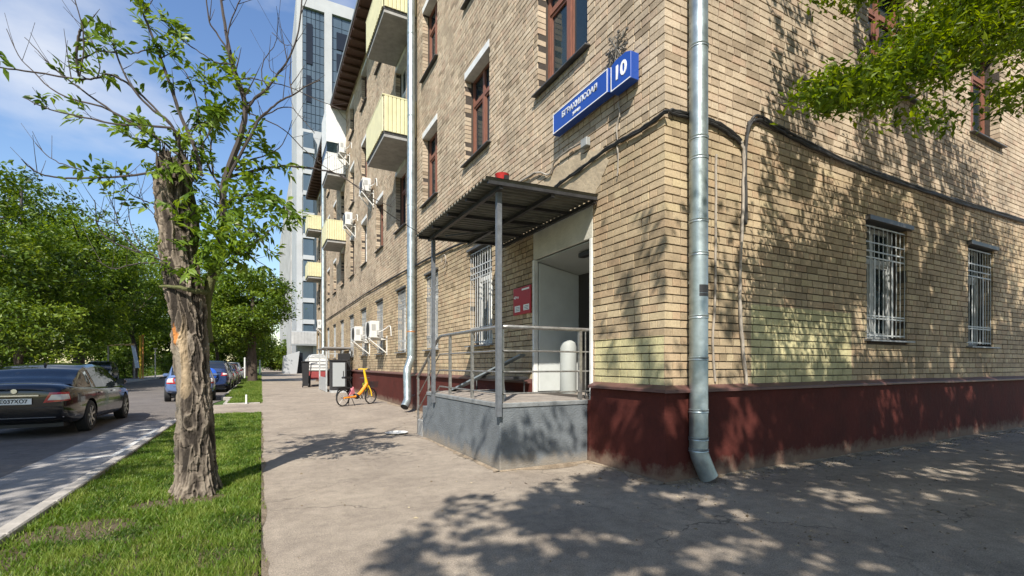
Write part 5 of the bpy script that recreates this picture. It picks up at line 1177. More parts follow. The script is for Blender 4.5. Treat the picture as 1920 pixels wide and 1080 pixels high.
LEAF_BG2 = leaf_mat('leaf_bright', (.035, .07, .008), (.11, .18, .016), (.23, .30, .04), .42)
LEAF_NR = leaf_mat('leaf_near', (.04, .085, .012), (.12, .20, .02), (.24, .33, .05), .42, .4)
LEAF_SH = leaf_mat('leaf_shade_tree', (.05, .095, .008), (.135, .205, .014), (.26, .33, .03), .55, .4)
def leaf_mesh(name, pos, size, r, tint, up=.35, elong=2.0, droop=0):
    n = len(pos); nrm = r.normal(0, 1, (n, 3)); nrm[:, 2] = np.abs(nrm[:, 2])+up; nrm /= np.linalg.norm(nrm, axis=1)[:, None]
    a = r.normal(0, 1, (n, 3)); a[:, 2] -= droop; a -= nrm*(a*nrm).sum(1)[:, None]; a /= np.linalg.norm(a, axis=1)[:, None]; b = np.cross(nrm, a)
    s = size*(.6+.8*r.random(n)); L = a*s[:, None]; Wd = b*(s/elong)[:, None]
    V = np.empty((n, 4, 3)); V[:, 0] = pos-L*.5; V[:, 1] = pos+Wd*.5+nrm*(s*.10)[:, None]; V[:, 2] = pos+L*.5; V[:, 3] = pos-Wd*.5+nrm*(s*.10)[:, None]
    b0 = (np.arange(n)*4)[:, None]; Fq = np.concatenate([b0+[0, 1, 2], b0+[0, 2, 3]], 0)
    return np_mesh(name, V.reshape(-1, 3), Fq, {'tint': np.repeat(tint, 4)})
def crown_points(c, rad, nclump, per, cr, r, flat=.65, lo=.45, seed=0, squash=.62):
    """clumps through an uneven ellipsoid: lobed outline, gaps, denser towards the outside"""
    d = r.normal(0, 1, (nclump, 3)); d /= np.linalg.norm(d, axis=1)[:, None]
    lob = .82+.30*vnoise(d*2.1+seed*7.3, seed)+.10*vnoise(d*5+seed, seed+1)
    t = lo+(1-lo)*r.random(nclump)**.6; cc = np.asarray(c)+d*np.asarray(rad)*(t*lob)[:, None]
    gap = vnoise(cc/1.5, seed+5) > -.30; cc = cc[gap]
    k = len(cc); q = r.normal(0, 1, (k, per, 3))*cr*(.5+.7*r.random((k, 1, 1))); q[..., 2] *= squash
    tint_c = r.random(k)*.7+.1; return (cc[:, None, :]+q).reshape(-1, 3), np.clip(np.repeat(tint_c, per)+r.normal(0, .16, k*per), 0, 1), cc
def limb(b, p0, p1, r0, r1, rr, n=6, wob=.06, seg=8):
    p0, p1 = Vector(p0), Vector(p1); L = (p1-p0).length; pts = []
    for i in range(n+1):
        t = i/n; q = p0.lerp(p1, t); w = L*wob*math.sin(math.pi*t); q += Vector((rr.uniform(-w, w), rr.uniform(-w, w), rr.uniform(-w, w)*.6+L*.06*math.sin(math.pi*t))); pts.append(q)
    b.tube(pts, [lerp(r0, r1, i/n) for i in range(n+1)], seg); return pts
def tree(x, y, h, rad, label, seed, zc=None, rz_=None, nclump=170, per=60, cr=.42, ls=.22, m=LEAF_BG, tr=.22, trunk_h=None, group='trees across the road', name='broadleaf_tree', cat='tree'):
    r = np.random.default_rng(seed); rr = random.Random(seed)
    root = empty(name, (x, y, -.05), label, cat, group)
    rz_ = rz_ or h*.42; zc = zc or h-rz_
    P, t, cc = crown_points((x, y, zc), (rad, rad, rz_), nclump, per, cr, r, seed=seed)
    ok = P[:, 2] > .25; me = leaf_mesh('crown', P[ok], ls, r, t[ok]); link('crown', me, m, root)
    b = MB(); top = Vector((x+rr.uniform(-.3, .3), y+rr.uniform(-.3, .3), zc+rz_*.3)); pts = limb(b, (x, y, -.1), top, tr, tr*.25, rr, 9, .03, 10)
    for k in range(9):
        s = pts[rr.randrange(3, 9)]; e = cc[rr.randrange(len(cc))]; limb(b, s, e, tr*.35, .02, rr, 5, .08, 6)
    b.build('trunk', BARK, root, smooth=True); return root
far = dict(nclump=300, per=80, ls=.26, cr=.55)
tree(-13.6, 34, 11.9, 5.0, 'big bright leaved tree at the left edge behind the black saloon', 1, m=LEAF_BG, **far)
tree(-10.6, 41, 12.0, 4.6, 'tall tree right of the leftmost one with a rounded yellow green crown', 2, m=LEAF_BG2, **far)
tree(-13.5, 52, 14.2, 5.4, 'tree rising between the two nearer left trees and the playground', 3, m=LEAF_BG, **far)
tree(-11.2, 60, 15.8, 5.6, 'pale topped tall tree above the playground masts', 4, m=LEAF_BG2, **far)
tree(-8.0, 72, 18.0, 6.5, 'tall far tree directly behind the near tree trunk', 5, m=LEAF_BG, nclump=300, per=80, ls=.3, cr=.65)
tree(-16, 44, 15, 5.5, 'dark tall tree reaching highest at the left edge', 6, m=LEAF_BG, **far)
tree(-9.9, 30.5, 5.2, 2.6, 'low spreading young tree close behind the black saloon roof', 7, zc=2.9, rz_=2.4, nclump=120, per=80, ls=.18, cr=.35)
tree(-4.6, 66, 12, 4.6, 'rounded far tree left of the dark trunk in the lawn', 8, m=LEAF_BG, nclump=200, per=80, ls=.3, cr=.6)
tree(-.62, 43.2, 9.6, 3.75, 'dark trunked street tree standing in the second lawn', 9, zc=5.9, rz_=3.7, nclump=330, per=75, ls=.24, cr=.42, m=LEAF_BG2, tr=.38, group='trees along the street')
tree(-1.6, 62, 9, 3.6, 'small street tree beyond the dark trunked one', 10, zc=5.6, rz_=3.3, nclump=160, per=70, ls=.28, cr=.5, m=LEAF_BG, group='trees along the street')
tree(-1.8, 84, 10, 4.2, 'farthest street tree near the tower entrance', 11, nclump=160, per=60, ls=.36, cr=.6, m=LEAF_BG, group='trees along the street')
for i, (x, y, h, rd, lab) in enumerate(((-9.6, 36.5, 2.9, 1.8, 'rounded shrub with reddish tips just over the saloon bonnet'), (-12.6, 30, 2.8, 2.2, 'dark shrub at the left edge behind the parked cars'), (-12.4, 62, 3.2, 2.6, 'broad shrub behind the playground slide'), (-8.9, 68, 3.4, 2.6, 'dark shrub right of the playground masts'), (-14, 40, 3.4, 2.8, 'dark shrub in the shade between the leftmost trunks'))):
    tree(x, y, h, rd, lab, 30+i, zc=h*.45, rz_=h*.55, nclump=90, per=70, ls=.17, cr=.32, tr=.06, group='shrubs across the road', name='shrub', cat='shrub', m=LEAF_BG2 if i == 0 else LEAF_BG)
# the wood behind reads as one mass
r = np.random.default_rng(50); PP = []; TT = []
for k in range(26):
    x = -40+k*2.0+r.uniform(-1, 1); y = 88+r.uniform(-6, 14)-abs(k-14)*.6; h = 11+r.uniform(-2, 4)
    if x > -1.5: y += 30; h -= 4
    P, t, cc = crown_points((x, y, h*.5), (3.6, 3.0, h*.52), 90, 60, .75, r, seed=60+k); ok = P[:, 2] > .1; PP.append(P[ok]); TT.append(t[ok])
P = np.concatenate(PP); o = link('far_wood', leaf_mesh('far_wood', P, .5, r, np.concatenate(TT)), LEAF_BG); o['kind'] = 'stuff'
r = np.random.default_rng(51); n = 42000; X = r.uniform(-32, -12.2, n); Y = r.uniform(26, 90, n); P = np.c_[X, Y, np.abs(r.normal(0, .5, n))*(1+.8*vnoise(np.c_[X/3, Y/3, X*0], 3))]
o = link('undergrowth', leaf_mesh('undergrowth', P, .22, r, r.random(n)*.7), LEAF_BG); o['kind'] = 'stuff'

# --- the near tree: rough broken trunk, mossy second stem, long thin shoots
TD = 5.12
tb = pxyz(368, 920, TD); TX, TYY = tb.x, tb.y
near = empty('near_tree', (TX, TYY, 0), 'near street tree with a rough broken trunk and sparse long leafy shoots', 'tree')
prof = [(938, 370, 42), (925, 370, 40), (905, 370, 36), (860, 369, 33), (800, 367, 30), (740, 364, 28), (690, 361, 27), (640, 356, 27), (600, 354, 28), (560, 348, 30), (520, 343, 29), (480, 337, 28), (440, 332, 28), (400, 327, 28), (350, 322, 27), (318, 320, 26), (300, 320, 23)]
NA, NZ = 220, 560
zs = np.linspace(-.10, pxyz(320, 298, TD).z, NZ); pz_ = np.array([CAMH+(HY-p[0])/F*TD for p in prof]); pcx = np.array([p[1] for p in prof], float); pr_ = np.array([p[2] for p in prof], float)/F*TD
cx = np.interp(zs, pz_, (pcx-CX)/F*TD); rad = np.interp(zs, pz_, pr_); th = np.linspace(0, 2*np.pi, NA, endpoint=False)
A, Z = np.meshgrid(th, zs); CXc = np.repeat(cx[:, None], NA, 1); RR = np.repeat(rad[:, None], NA, 1)
ca, sa = np.cos(A), np.sin(A)
q = np.stack([ca*RR*25, sa*RR*25, Z*5.6], -1); warp = np.stack([vnoise(q*.7+9, 4), vnoise(q*.7+33, 5), vnoise(q*.7+71, 6)], -1)*.85; crackz = 1-np.abs(vnoise(q*[.8, .8, 2.0]+77, 7))
ridge = 1-np.abs(vnoise(q+warp, 1)); ridge2 = 1-np.abs(vnoise(q*2.1+warp*1.6+5, 2)); fine = vnoise(q*[5, 5, 7], 3)
lump = vnoise(np.stack([ca*2.0, sa*2.0, Z*2.0], -1), 8); lump2 = vnoise(np.stack([ca*3.2, sa*3.2, Z*4.0], -1), 18)
disp = .024*(ridge**3-.45)-.010*(crackz > .86)*(ridge > .6)+.011*(ridge2**2-.5)+.004*fine+.020*lump+.014*lump2
# peeled patch of bare wood (faces the road, lower left) and an orange wound above it
ua = np.angle(np.exp(1j*(A-R(200)))); zz = Z
fl_ = 1+.14*np.exp(-((zz-.0)/.10)**2)*(.5+.5*np.abs(np.sin(A*3.5+.6)))   # root flare
# local frame: angle measured from RGT towards FWD; camera side is -FWD (270 deg)
bare = np.clip(1.25-np.abs(np.angle(np.exp(1j*(A-R(237)-.10*np.sin(zz*5)))))/R(24), 0, 1)*np.clip((zz-.62)/.12, 0, 1)*np.clip((1.62-zz)/.18, 0, 1)
bare = np.clip(bare*2.2, 0, 1); wound = np.clip(1.2-np.abs(np.angle(np.exp(1j*(A-R(243)))))/R(22)-np.abs(zz-1.66)/.12, 0, 1); wound = np.clip(wound*2.5, 0, 1)
pale = np.clip(1.3-np.abs(np.angle(np.exp(1j*(A-R(268)))))/R(26), 0, 1)*np.clip((zz-.9)/.2, 0, 1)*np.clip((1.9-zz)/.2, 0, 1)*(vnoise(q*.45+3, 13) > .05)
disp = disp*(1-bare*.93)-.020*bare+.006*bare*fine
disp = disp-.012*wound
edge = np.clip(bare*(1-bare)*4, 0, 1); disp += .012*edge
topf = np.clip((zz-(zs[-1]-.35))/.35, 0, 1); RRd = RR*(1+.0*topf)*np.clip(1-topf**3*(.35+.5*(vnoise(np.stack([ca*2.5, sa*2.5, Z*0], -1), 9))), .1, 1.2)+disp*(1+topf*1.8)
RRd = RRd*np.where(zz < .35, fl_, 1)
Zj = Z+topf**2*(.16*vnoise(np.stack([ca*3, sa*3, Z*1.0], -1), 11))
off = CXc+RRd*ca; dep = TD+RRd*sa
VV = RGT[None, None, :]*off[..., None]+FWD[None, None, :]*dep[..., None]; VV[..., 2] = Zj
idx = np.arange(NZ*NA).reshape(NZ, NA); f0 = idx[:-1]; f1 = idx[1:]
Fq = np.stack([f0, np.roll(f0, -1, 1), np.roll(f1, -1, 1), f1], -1).reshape(-1, 4)
colr = np.clip(.42+.95*(ridge**3-.4)+.12*fine+.25*lump, 0, 1)
me = np_mesh('trunk', VV.reshape(-1, 3), Fq, {'crest': colr.ravel(), 'bare': bare.ravel(), 'wound': wound.ravel(), 'pale': pale.ravel()}, smooth=True)
bmk = bpy.data.materials.new('near_bark'); bmk.use_nodes = True; nt = bmk.node_tree; N = nt.nodes; Lk = nt.links; bs = N['Principled BSDF']
def attr(n): a = N.new('ShaderNodeAttribute'); a.attribute_name = n; return a.outputs['Fac']
rp = N.new('ShaderNodeValToRGB'); e = rp.color_ramp.elements; e[0].position = .12; e[0].color = (.035, .028, .022, 1); e[1].position = .98; e[1].color = (.235, .195, .15, 1); k = e.new(.5); k.color = (.12, .097, .075, 1); Lk.new(attr('crest'), rp.inputs[0])
prev = rp.outputs[0]
gn = N.new('ShaderNodeNewGeometry'); nn_ = N.new('ShaderNodeTexNoise'); nn_.inputs['Scale'].default_value = 3.5; nn_.inputs['Detail'].default_value = 8; Lk.new(gn.outputs['Position'], nn_.inputs['Vector'])
mvar = N.new('ShaderNodeMapRange'); mvar.inputs[1].default_value = .3; mvar.inputs[2].default_value = .7; mvar.inputs[3].default_value = .7; mvar.inputs[4].default_value = 1.25; Lk.new(nn_.outputs[0], mvar.inputs[0])
for nm, c in (('pale', (.33, .25, .16)), ('bare', (.20, .168, .13)), ('wound', (.42, .17, .05))):
    mm = N.new('ShaderNodeMix'); mm.data_type = 'RGBA'; mm.inputs[7].default_value = (*c, 1); Lk.new(attr(nm), mm.inputs[0]); Lk.new(prev, mm.inputs[6]); prev = mm.outputs[2]
mm = N.new('ShaderNodeMix'); mm.data_type = 'RGBA'; mm.blend_type = 'MULTIPLY'; mm.inputs[0].default_value = 1; Lk.new(prev, mm.inputs[6]); Lk.new(mvar.outputs[0], mm.inputs[7])
Lk.new(mm.outputs[2], bs.inputs['Base Color']); bs.inputs['Roughness'].default_value = .92; bs.inputs['Specular IOR Level'].default_value = .2
n5 = N.new('ShaderNodeTexNoise'); n5.inputs['Scale'].default_value = 60; n5.inputs['Detail'].default_value = 5; Lk.new(gn.outputs['Position'], n5.inputs['Vector']); bp = N.new('ShaderNodeBump'); bp.inputs['Strength'].default_value = .6; bp.inputs['Distance'].default_value = .008; Lk.new(n5.outputs[0], bp.inputs['Height']); Lk.new(bp.outputs[0], bs.inputs['Normal'])
link('trunk', me, bmk, near)
# splintered top
b = MB(); rr = random.Random(3); topz = zs[-1]
for k in range(34):
    a = rr.uniform(0, 6.28); q = rr.uniform(.02, .16); c0 = Vector(RGT)*(cx[-1]+q*math.cos(a))+Vector(FWD)*(TD+q*math.sin(a)); c0.z = topz-.25
    c1 = c0+Vector((rr.uniform(-.07, .07), rr.uniform(-.07, .07), rr.uniform(.18, .42))); b.tube([c0, c0.lerp(c1, .6), c1], [.02, .014, .004], 5)
b.build('splinter', BARK, near)
# old thin dead twigs matted round the top
BR = [  # (points in picture pixels, start depth, end depth, start radius, end radius)
 ([(362,340),(334,268),(318,230),(277,198),(245,160),(217,100),(212,80)], 5.1, 4.7, .020, .005),
 ([(378,330),(366,280),(340,220),(318,157),(296,94),(277,47),(261,5),(255,-30)], 5.2, 4.9, .024, .008),
 ([(336,275),(330,245),(274,234),(220,233),(157,220),(94,205),(44,183)], 5.0, 4.5, .014, .004),
 ([(300,262),(255,235),(214,211),(151,167),(110,135),(79,104),(46,70)], 5.0, 4.6, .014, .003),
 ([(345,300),(300,262),(260,235),(190,200),(110,176),(63,135),(35,104),(12,54)], 5.2, 5.0, .014, .003),
 ([(318,232),(250,165),(205,140),(182,146),(151,148),(63,135),(0,127),(-60,118)], 5.1, 4.4, .012, .006),
 ([(148,144),(144,120),(143,100),(147,70),(151,54)], 4.75, 4.7, .013, .011),
 ([(148,70),(180,92),(210,99),(245,100),(270,96),(290,90)], 4.8, 5.0, .009, .005),
 ([(150,140),(157,95),(154,47),(140,0),(136,-30)], 4.75, 4.6, .007, .004),
 ([(182,145),(187,125),(180,95),(168,68)], 4.8, 4.7, .007, .003),
 ([(334,299),(320,312),(296,321),(236,330),(142,334),(100,332),(70,324),(52,310),(40,298)], 5.0, 4.4, .014, .004),
 ([(160,322),(130,312),(104,302),(80,284),(66,268)], 4.5, 4.4, .006, .003),
 ([(412,460),(418,400),(420,345),(447,268),(460,211),(450,160),(438,126),(424,60),(415,0),(412,-30)], 5.3, 5.1, .045, .010),
 ([(434,118),(425,91),(405,60),(393,41),(387,0),(386,-20)], 5.1, 4.9, .010, .006),
 ([(425,92),(428,60),(434,38),(450,0),(460,-20)], 5.1, 5.0, .008, .005),
 ([(460,211),(478,185),(503,164),(520,140),(535,120),(550,90),(560,57),(566,0),(566,-30)], 5.2, 4.9, .014, .006),
 ([(425,340),(445,300),(472,252),(485,225),(503,208),(525,190),(548,179),(575,160),(600,150)], 5.2, 5.0, .016, .005),
 ([(415,352),(430,332),(465,322),(503,315),(540,311),(600,318),(640,330),(700,372),(735,388)], 5.3, 5.9, .018, .004),
 ([(438,122),(420,119),(403,116),(375,98),(346,79),(322,55),(302,35)], 5.1, 4.8, .007, .003),
 ([(441,151),(465,147),(491,151),(541,163),(590,185),(640,205)], 5.1, 5.2, .007, .003),
 ([(302,488),(290,484),(268,477),(231,462),(200,446),(186,428),(180,414),(180,395),(177,375)], 5.05, 4.7, .010, .004),
 ([(178,414),(160,402),(144,388)], 4.72, 4.6, .005, .003),
 ([(270,479),(255,466),(241,450),(222,420),(218,403),(208,378),(202,359)], 4.95, 4.8, .008, .003),
 ([(180,415),(200,417),(222,419)], 4.7, 4.8, .004, .003),
 ([(218,403),(226,392),(228,386)], 4.8, 4.8, .004, .003), ([(262,460),(245,420),(240,390),(239,385)], 4.95, 4.9, .005, .003),
 ([(304,494),(280,492),(250,496),(225,502),(204,501),(181,488)], 5.05, 4.8, .009, .003),
 ([(289,383),(270,376),(250,368),(232,352),(218,340)], 5.0, 4.8, .007, .004),
 ([(290,404),(275,388),(265,372),(256,360)], 5.0, 4.9, .005, .003),
 ([(503,164),(491,145),(494,115),(510,92),(520,72)], 5.0, 4.9, .006, .003), ([(520,140),(506,128),(505,100),(508,66)], 5.0, 4.9, .005, .002),
 ([(510,60),(530,80),(545,86)], 4.9, 4.9, .004, .003), ([(548,179),(545,160),(543,145)], 5.0, 5.0, .008, .006),
 ([(412,350),(390,310),(375,250),(368,190),(350,140),(330,120)], 5.3, 5.4, .012, .004), ([(400,330),(395,280),(400,220),(385,180),(383,120)], 5.4, 5.6, .012, .004),
 ([(440,320),(470,300),(500,290),(530,270),(548,225)], 5.4, 5.3, .010, .003), ([(430,325),(455,285),(470,240),(500,215),(540,200),(560,215),(590,250)], 5.3, 5.1, .010, .003),
 ([(420,400),(445,420),(480,440),(505,470),(535,478)], 5.3, 5.0, .012, .003), ([(415,430),(440,450),(470,480),(500,500)], 5.3, 5.1, .010, .003),
 ([(416,380),(450,370),(490,365),(530,385),(548,405)], 5.3, 5.1, .010, .003), ([(395,520),(420,495),(450,470),(490,445),(520,420)], 5.2, 5.0, .010, .003),
 ([(340,300),(345,270),(360,240),(400,225),(430,190)], 5.2, 5.3, .009, .003), ([(300,290),(280,276),(262,262),(200,240)], 5.0, 4.9, .008, .003),
 ([(372,335),(362,300),(380,270),(398,240),(420,205)], 5.2, 5.3, .008, .004), ([(460,211),(500,225),(540,250),(575,285),(620,320),(690,360)], 5.2, 5.6, .007, .003),
 ([(330,520),(320,500),(305,490),(285,480)], 5.0, 4.9, .014, .006),
]
sb = MB(); paths = []; rr = random.Random(12)
for pts, d0, d1, r0, r1 in BR:
    n = len(pts); P = [pxyz(px, py, lerp(d0, d1, i/(n-1))) for i, (px, py) in enumerate(pts)]; S = smooth_path(P, 4, .006, len(paths)); k = len(S)
    sb.tube(S, [lerp(r0, r1, i/(k-1)) for i in range(k)], 6); paths.append(S)
    for _ in range(max(2, k//5)):          # side twigs with knobbly tips
        i = rr.randrange(k//3, k-1); p = S[i]; t = (S[min(i+1, k-1)]-S[i-1]).normalized(); d = (t*.6+Vector((rr.uniform(-1, 1), rr.uniform(-1, 1), rr.uniform(-.2, 1)))).normalized(); L = rr.uniform(.10, .42)
        q = [p, p+d*L*.5+Vector((0, 0, L*.05)), p+d*L+Vector((0, 0, L*.18))]; sb.tube(q, [r1*.9, r1*.6, .0018], 4); paths.append(q)
sb.build('shoots', TWIG, near, smooth=True)
ms_ = MB(); P = [pxyz(px, py, d) for px, py, d in ((388, 640, 5.25), (384, 585, 5.3), (390, 545, 5.32), (400, 505, 5.33), (410, 460, 5.33), (417, 410, 5.32), (420, 345, 5.3), (436, 300, 5.3))]
ms_.tube(smooth_path(P, 4, .004, 2), [lerp(.062, .026, i/28) for i in range(29)], 12)
P = [pxyz(px, py, d) for px, py, d in ((372, 560, 5.25), (360, 500, 5.3), (368, 440, 5.35), (362, 380, 5.3), (350, 330, 5.2), (336, 280, 5.1))]
ms_.tube(smooth_path(P, 4, .006, 3), [lerp(.05, .018, i/20) for i in range(21)], 10)
P = [pxyz(px, py, d) for px, py, d in ((300, 537, 5.0), (330, 538, 4.92), (360, 545, 4.95), (385, 548, 5.1))]
ms_.tube(smooth_path(P, 4, .006, 4), [lerp(.012, .03, i/12) for i in range(13)], 8)
ms_.build('mossy_stem', MOSS, near, smooth=True)
# compound leaves: sprays of five to seven leaflets
def sprays(anchors, r, lsize):
    V = []; Fq = []; T = []; n = 0
    for (p, d, s) in anchors:
        p = np.array(p); d = np.array(d); d /= np.linalg.norm(d); up = np.array([0, 0, 1.]); side = np.cross(d, up); side /= (np.linalg.norm(side)+1e-6); upn = np.cross(side, d)
        roll = r.normal(0, .6); side, upn = side*math.cos(roll)+upn*math.sin(roll), upn*math.cos(roll)-side*math.sin(roll)
        k = r.integers(2, 4); L = lsize*s; base_t = r.random()
        for j in range(k*2+1):
            if j == k*2: o = p+d*L*k*.42; dirn = d
            else:
                sg = 1 if j % 2 else -1; o = p+d*L*(j//2)*.42; dirn = d*.62+side*sg*.85
            dirn = dirn+r.normal(0, .18, 3)+np.array([0, 0, -.22]); dirn /= np.linalg.norm(dirn)
            wv = np.cross(dirn, upn+r.normal(0, .25, 3)); wv /= (np.linalg.norm(wv)+1e-6); nv_ = np.cross(wv, dirn); l = L*(.75+.5*r.random()); w = l*.21
            q = [o, o+dirn*l*.40+wv*w+nv_*w*.35, o+dirn*l-np.array([0, 0, l*.12]), o+dirn*l*.40-wv*w+nv_*w*.35, o+dirn*l*.42, o+dirn*l*.75+wv*w*.55, o+dirn*l*.75-wv*w*.55]
            V += q; Fq += [(n, n+4, n+1), (n+1, n+4, n+5), (n+5, n+4, n+2), (n, n+3, n+4), (n+3, n+6, n+4), (n+6, n+2, n+4)]
            T += [min(1, max(0, base_t*.7+.15+r.normal(0, .12)))]*7; n += 7
    return V, Fq, T
r = np.random.default_rng(21); anc = []
def region_w(px, py):          # how leafy each part of the crown is
    w = 0
    for (cx_, cy_, sx_, sy_, a) in ((470, 395, 75, 55, 1.0), (410, 210, 45, 70, .75), (385, 160, 28, 22, 1.2), (350, 400, 60, 80, .75), (170, 130, 60, 40, .30), (120, 205, 60, 16, .55), (255, 25, 35, 28, 1.6), (300, 90, 45, 60, .4), (195, 70, 28, 16, .6), (190, 335, 40, 22, .7), (240, 250, 50, 35, .5), (20, 90, 18, 10, 1.0), (330, 300, 50, 40, .7), (395, 470, 70, 50, .9), (500, 300, 40, 50, .45), (370, 500, 50, 30, .8)):
        w = max(w, a*math.exp(-((px-cx_)/sx_)**2-((py-cy_)/sy_)**2))
    return w
for S in paths:
    k = len(S)
    for i in range(1, k):
        p = S[i]; P_ = np.array(p); a, b_, d_ = proj(P_[None]); w = region_w(float(a[0]), float(b_[0]))
        m_ = r.poisson(w*2.8 if a[0] > 280 else w*1.5)
        for _ in range(m_):
            t = np.array(S[i]-S[i-1]); t = t/(np.linalg.norm(t)+1e-6); d = t+r.normal(0, .9, 3); anc.append((P_+r.normal(0, .02, 3), d, .75+.6*r.random()))
for _ in range(620):            # foliage hanging off the mossy stems and round the trunk
    px, py = r.normal(400, 70), r.normal(420, 70)
    if 300 < px < 545 and 290 < py < 545:
        if r.random() < region_w(px, py)*.9: p = pxyz(px, py, r.normal(5.25, .28)); anc.append((np.array(p), r.normal(0, 1, 3)+[0, 0, .1], .8+.5*r.random()))
V, Fq, T = sprays(anc, r, .082); link('leaves', np_mesh('leaves', V, Fq, {'tint': T}), LEAF_NR, near)

# --- the overhanging tree at the right and the street trees behind the viewer, with crowns culled to put shade where it is aimed
def in_view(P, m=60):
    a, b_, d = proj(P); return (d > .1) & (a > -m) & (a < 1920+m) & (b_ > -m) & (b_ < 1080+m)
def shadow_hit(P):
    """where the shadow of each point lands: 0 ground, 1 right wall, 2 left wall, and the place"""
    L = np.array(LD); tg = -P[:, 2]/L[2]; tr = (WY-P[:, 1])/L[1]; tl = (WX-P[:, 0])/L[0]
    hr = P+L*tr[:, None]; hl = P+L*tl[:, None]; hg = P+L*tg[:, None]
    k = np.zeros(len(P), int); ok_r = (tr > 0) & (hr[:, 0] > WX) & (hr[:, 2] > 0); k[ok_r] = 1
    ok_l = (tl > 0) & (hl[:, 1] > WY) & (hl[:, 2] > 0) & ~ok_r; k[ok_l] = 2
    H = np.where((k == 1)[:, None], hr, np.where((k == 2)[:, None], hl, hg)); return k, H
def gauss(x, c, s): return np.exp(-((x-c)/s)**2)
def wanted(P):  # chance of keeping a leaf, set by the shade pattern aimed for
    k, H = shadow_hit(P); a, b_, d = proj(H); w = np.zeros(len(P))
    x, y, z = H.T
    # ground: the shade edge aimed for runs from the viewer's right foot to the house corner
    yb = np.interp(x, [-.2, .35, .9, 1.5, 2.4, 3.4, 4.2], [1.6, 3.0, 4.0, 4.5, 4.55, 4.95, 5.4]); n_ = vnoise(np.c_[x*2.2, y*2.2, z*0], 40)
    g = np.clip((yb-y+.28*n_)/.45, 0, 1)*np.where(x > -.2, 1, 0); g = g*np.clip(.92-.45*gauss(x, 5.0, 1.4)*gauss(y, 2.5, .8), 0, 1)
    g = np.maximum(g, .9*((x > 2.6) & (x < 4.2) & (y > 5.5) & (y < 10))*(vnoise(np.c_[y*2.4-x*.8, y*0, z*0], 57) > -.02))
    w = np.where(k == 0, g, w)
    # side wall
    r1 = 1.5*gauss(x, 6.45, .5)*gauss(z, 4.6, 1.5)*(z < 6.5)*(x > 5.75)+.9*gauss(x, 7.4, .7)*gauss(z, 2.9, .8)+.55*gauss(x, 5.2, .5)*gauss(z, 2.0, .8)+.9*(z < 1.1)*((x > 5.7) & (x < 8.1) | (x < 5.0))+.45*(z < 1.1)
    r1 = r1+np.where(x > 8.0, .85+.3*vnoise(np.c_[x*1.5, x*0, z*1.5], 44), 0)+.62*((x > 5.5) & (x < 8) & (z < 2.1) & (z > 1))+.15*(z < 3.3)
    w = np.where(k == 1, np.clip(r1, 0, 1), w)
    l1 = .95*(y < 5.6)*(z < .9)+.85*(y < 5.5)*(z < 3.3)*(z > .9)*(vnoise(np.c_[(y-z*.45)*3.0, y*0, z*.4], 47) > .0)+.8*((y > 5.4) & (y < 11) & (z < 2.2))*(vnoise(np.c_[(y-z*.5)*2.2, y*0, z*.3], 53) > .12)
    w = np.where(k == 2, np.clip(l1, 0, 1), w)
    # holes cut through the crowns where lit flecks are to land
    s1 = vnoise(np.c_[x*2.6, y*2.6, z*1.6], 61); s2 = vnoise(np.c_[x*6.5, y*6.5, z*4.5], 62)
    hole = (s1*.65+s2*.75) > np.where(k == 0, .19+.14*np.clip((x-2.8)/2, 0, 1), np.where((z < 1.1) & (x > 5.6) & (x < 8.1), .6, np.where(x > 8, .24, .13)))
    w = np.where(hole, w*.10, w)
    # leaves thinned along the light so sun reaches the branch over the side wall
    L = np.array(LD); t = (2.35-P[:, 1])/L[1]; Q = P+L*t[:, None]
    return np.where((t > 0) & (Q[:, 0] > 4.9) & (Q[:, 0] < 8.3) & (Q[:, 2] > 3.5) & (Q[:, 2] < 5.8), w*.12, w)
def shade_tree(x, y, h, rad, label, seed, nclump, per=70, cr=.30, ls=.13, zc=None, rzz=3.0, name='street_tree'):
    r = np.random.default_rng(seed); rr = random.Random(seed); root = empty(name, (x, y, 0), label, 'tree', 'overhanging trees beside the viewer')
    zc = zc or h-rzz; P, t, cc = crown_points((x, y, zc), (rad, rad, rzz), nclump, per, cr, r, seed=seed, lo=.1, squash=.55)
    w = wanted(P); keep = (r.random(len(P)) < w) & ~in_view(P) & (P[:, 2] > 2.3) & (P[:, 1] < WY-.25)  # crown shaped by its shadow: leaves stay only where shade is aimed
    Pk = P[keep]; link('crown', leaf_mesh('crown', Pk, ls, r, t[keep]), LEAF_SH, root)
    b = MB(); pts = limb(b, (x, y, -.1), (x+.2, y+.2, zc), .24, .12, rr, 8, .03, 12)
    for k in range(16):
        e = Pk[rr.randrange(len(Pk))]; s = pts[rr.randrange(4, 8)]; mid = np.linspace(np.array(s), e, 12)
        if in_view(mid, 20).any(): continue
        limb(b, s, e, .05, .008, rr, 6, .07, 6)
    b.build('trunk', BARK, root, smooth=True); return root
# trunks stand outside the frame, behind and right of the viewer
shade_tree(.2, -3.9, 10, 6.5, 'leafy street tree close behind the viewer casting dappled shade on the pavement', 71, 1500, per=95, zc=6.8, rzz=2.7)
shade_tree(7.7, -2.0, 11, 6.6, 'leafy courtyard tree behind the viewer shading the side wall', 72, 2100, per=115, zc=6.9, rzz=3.3)
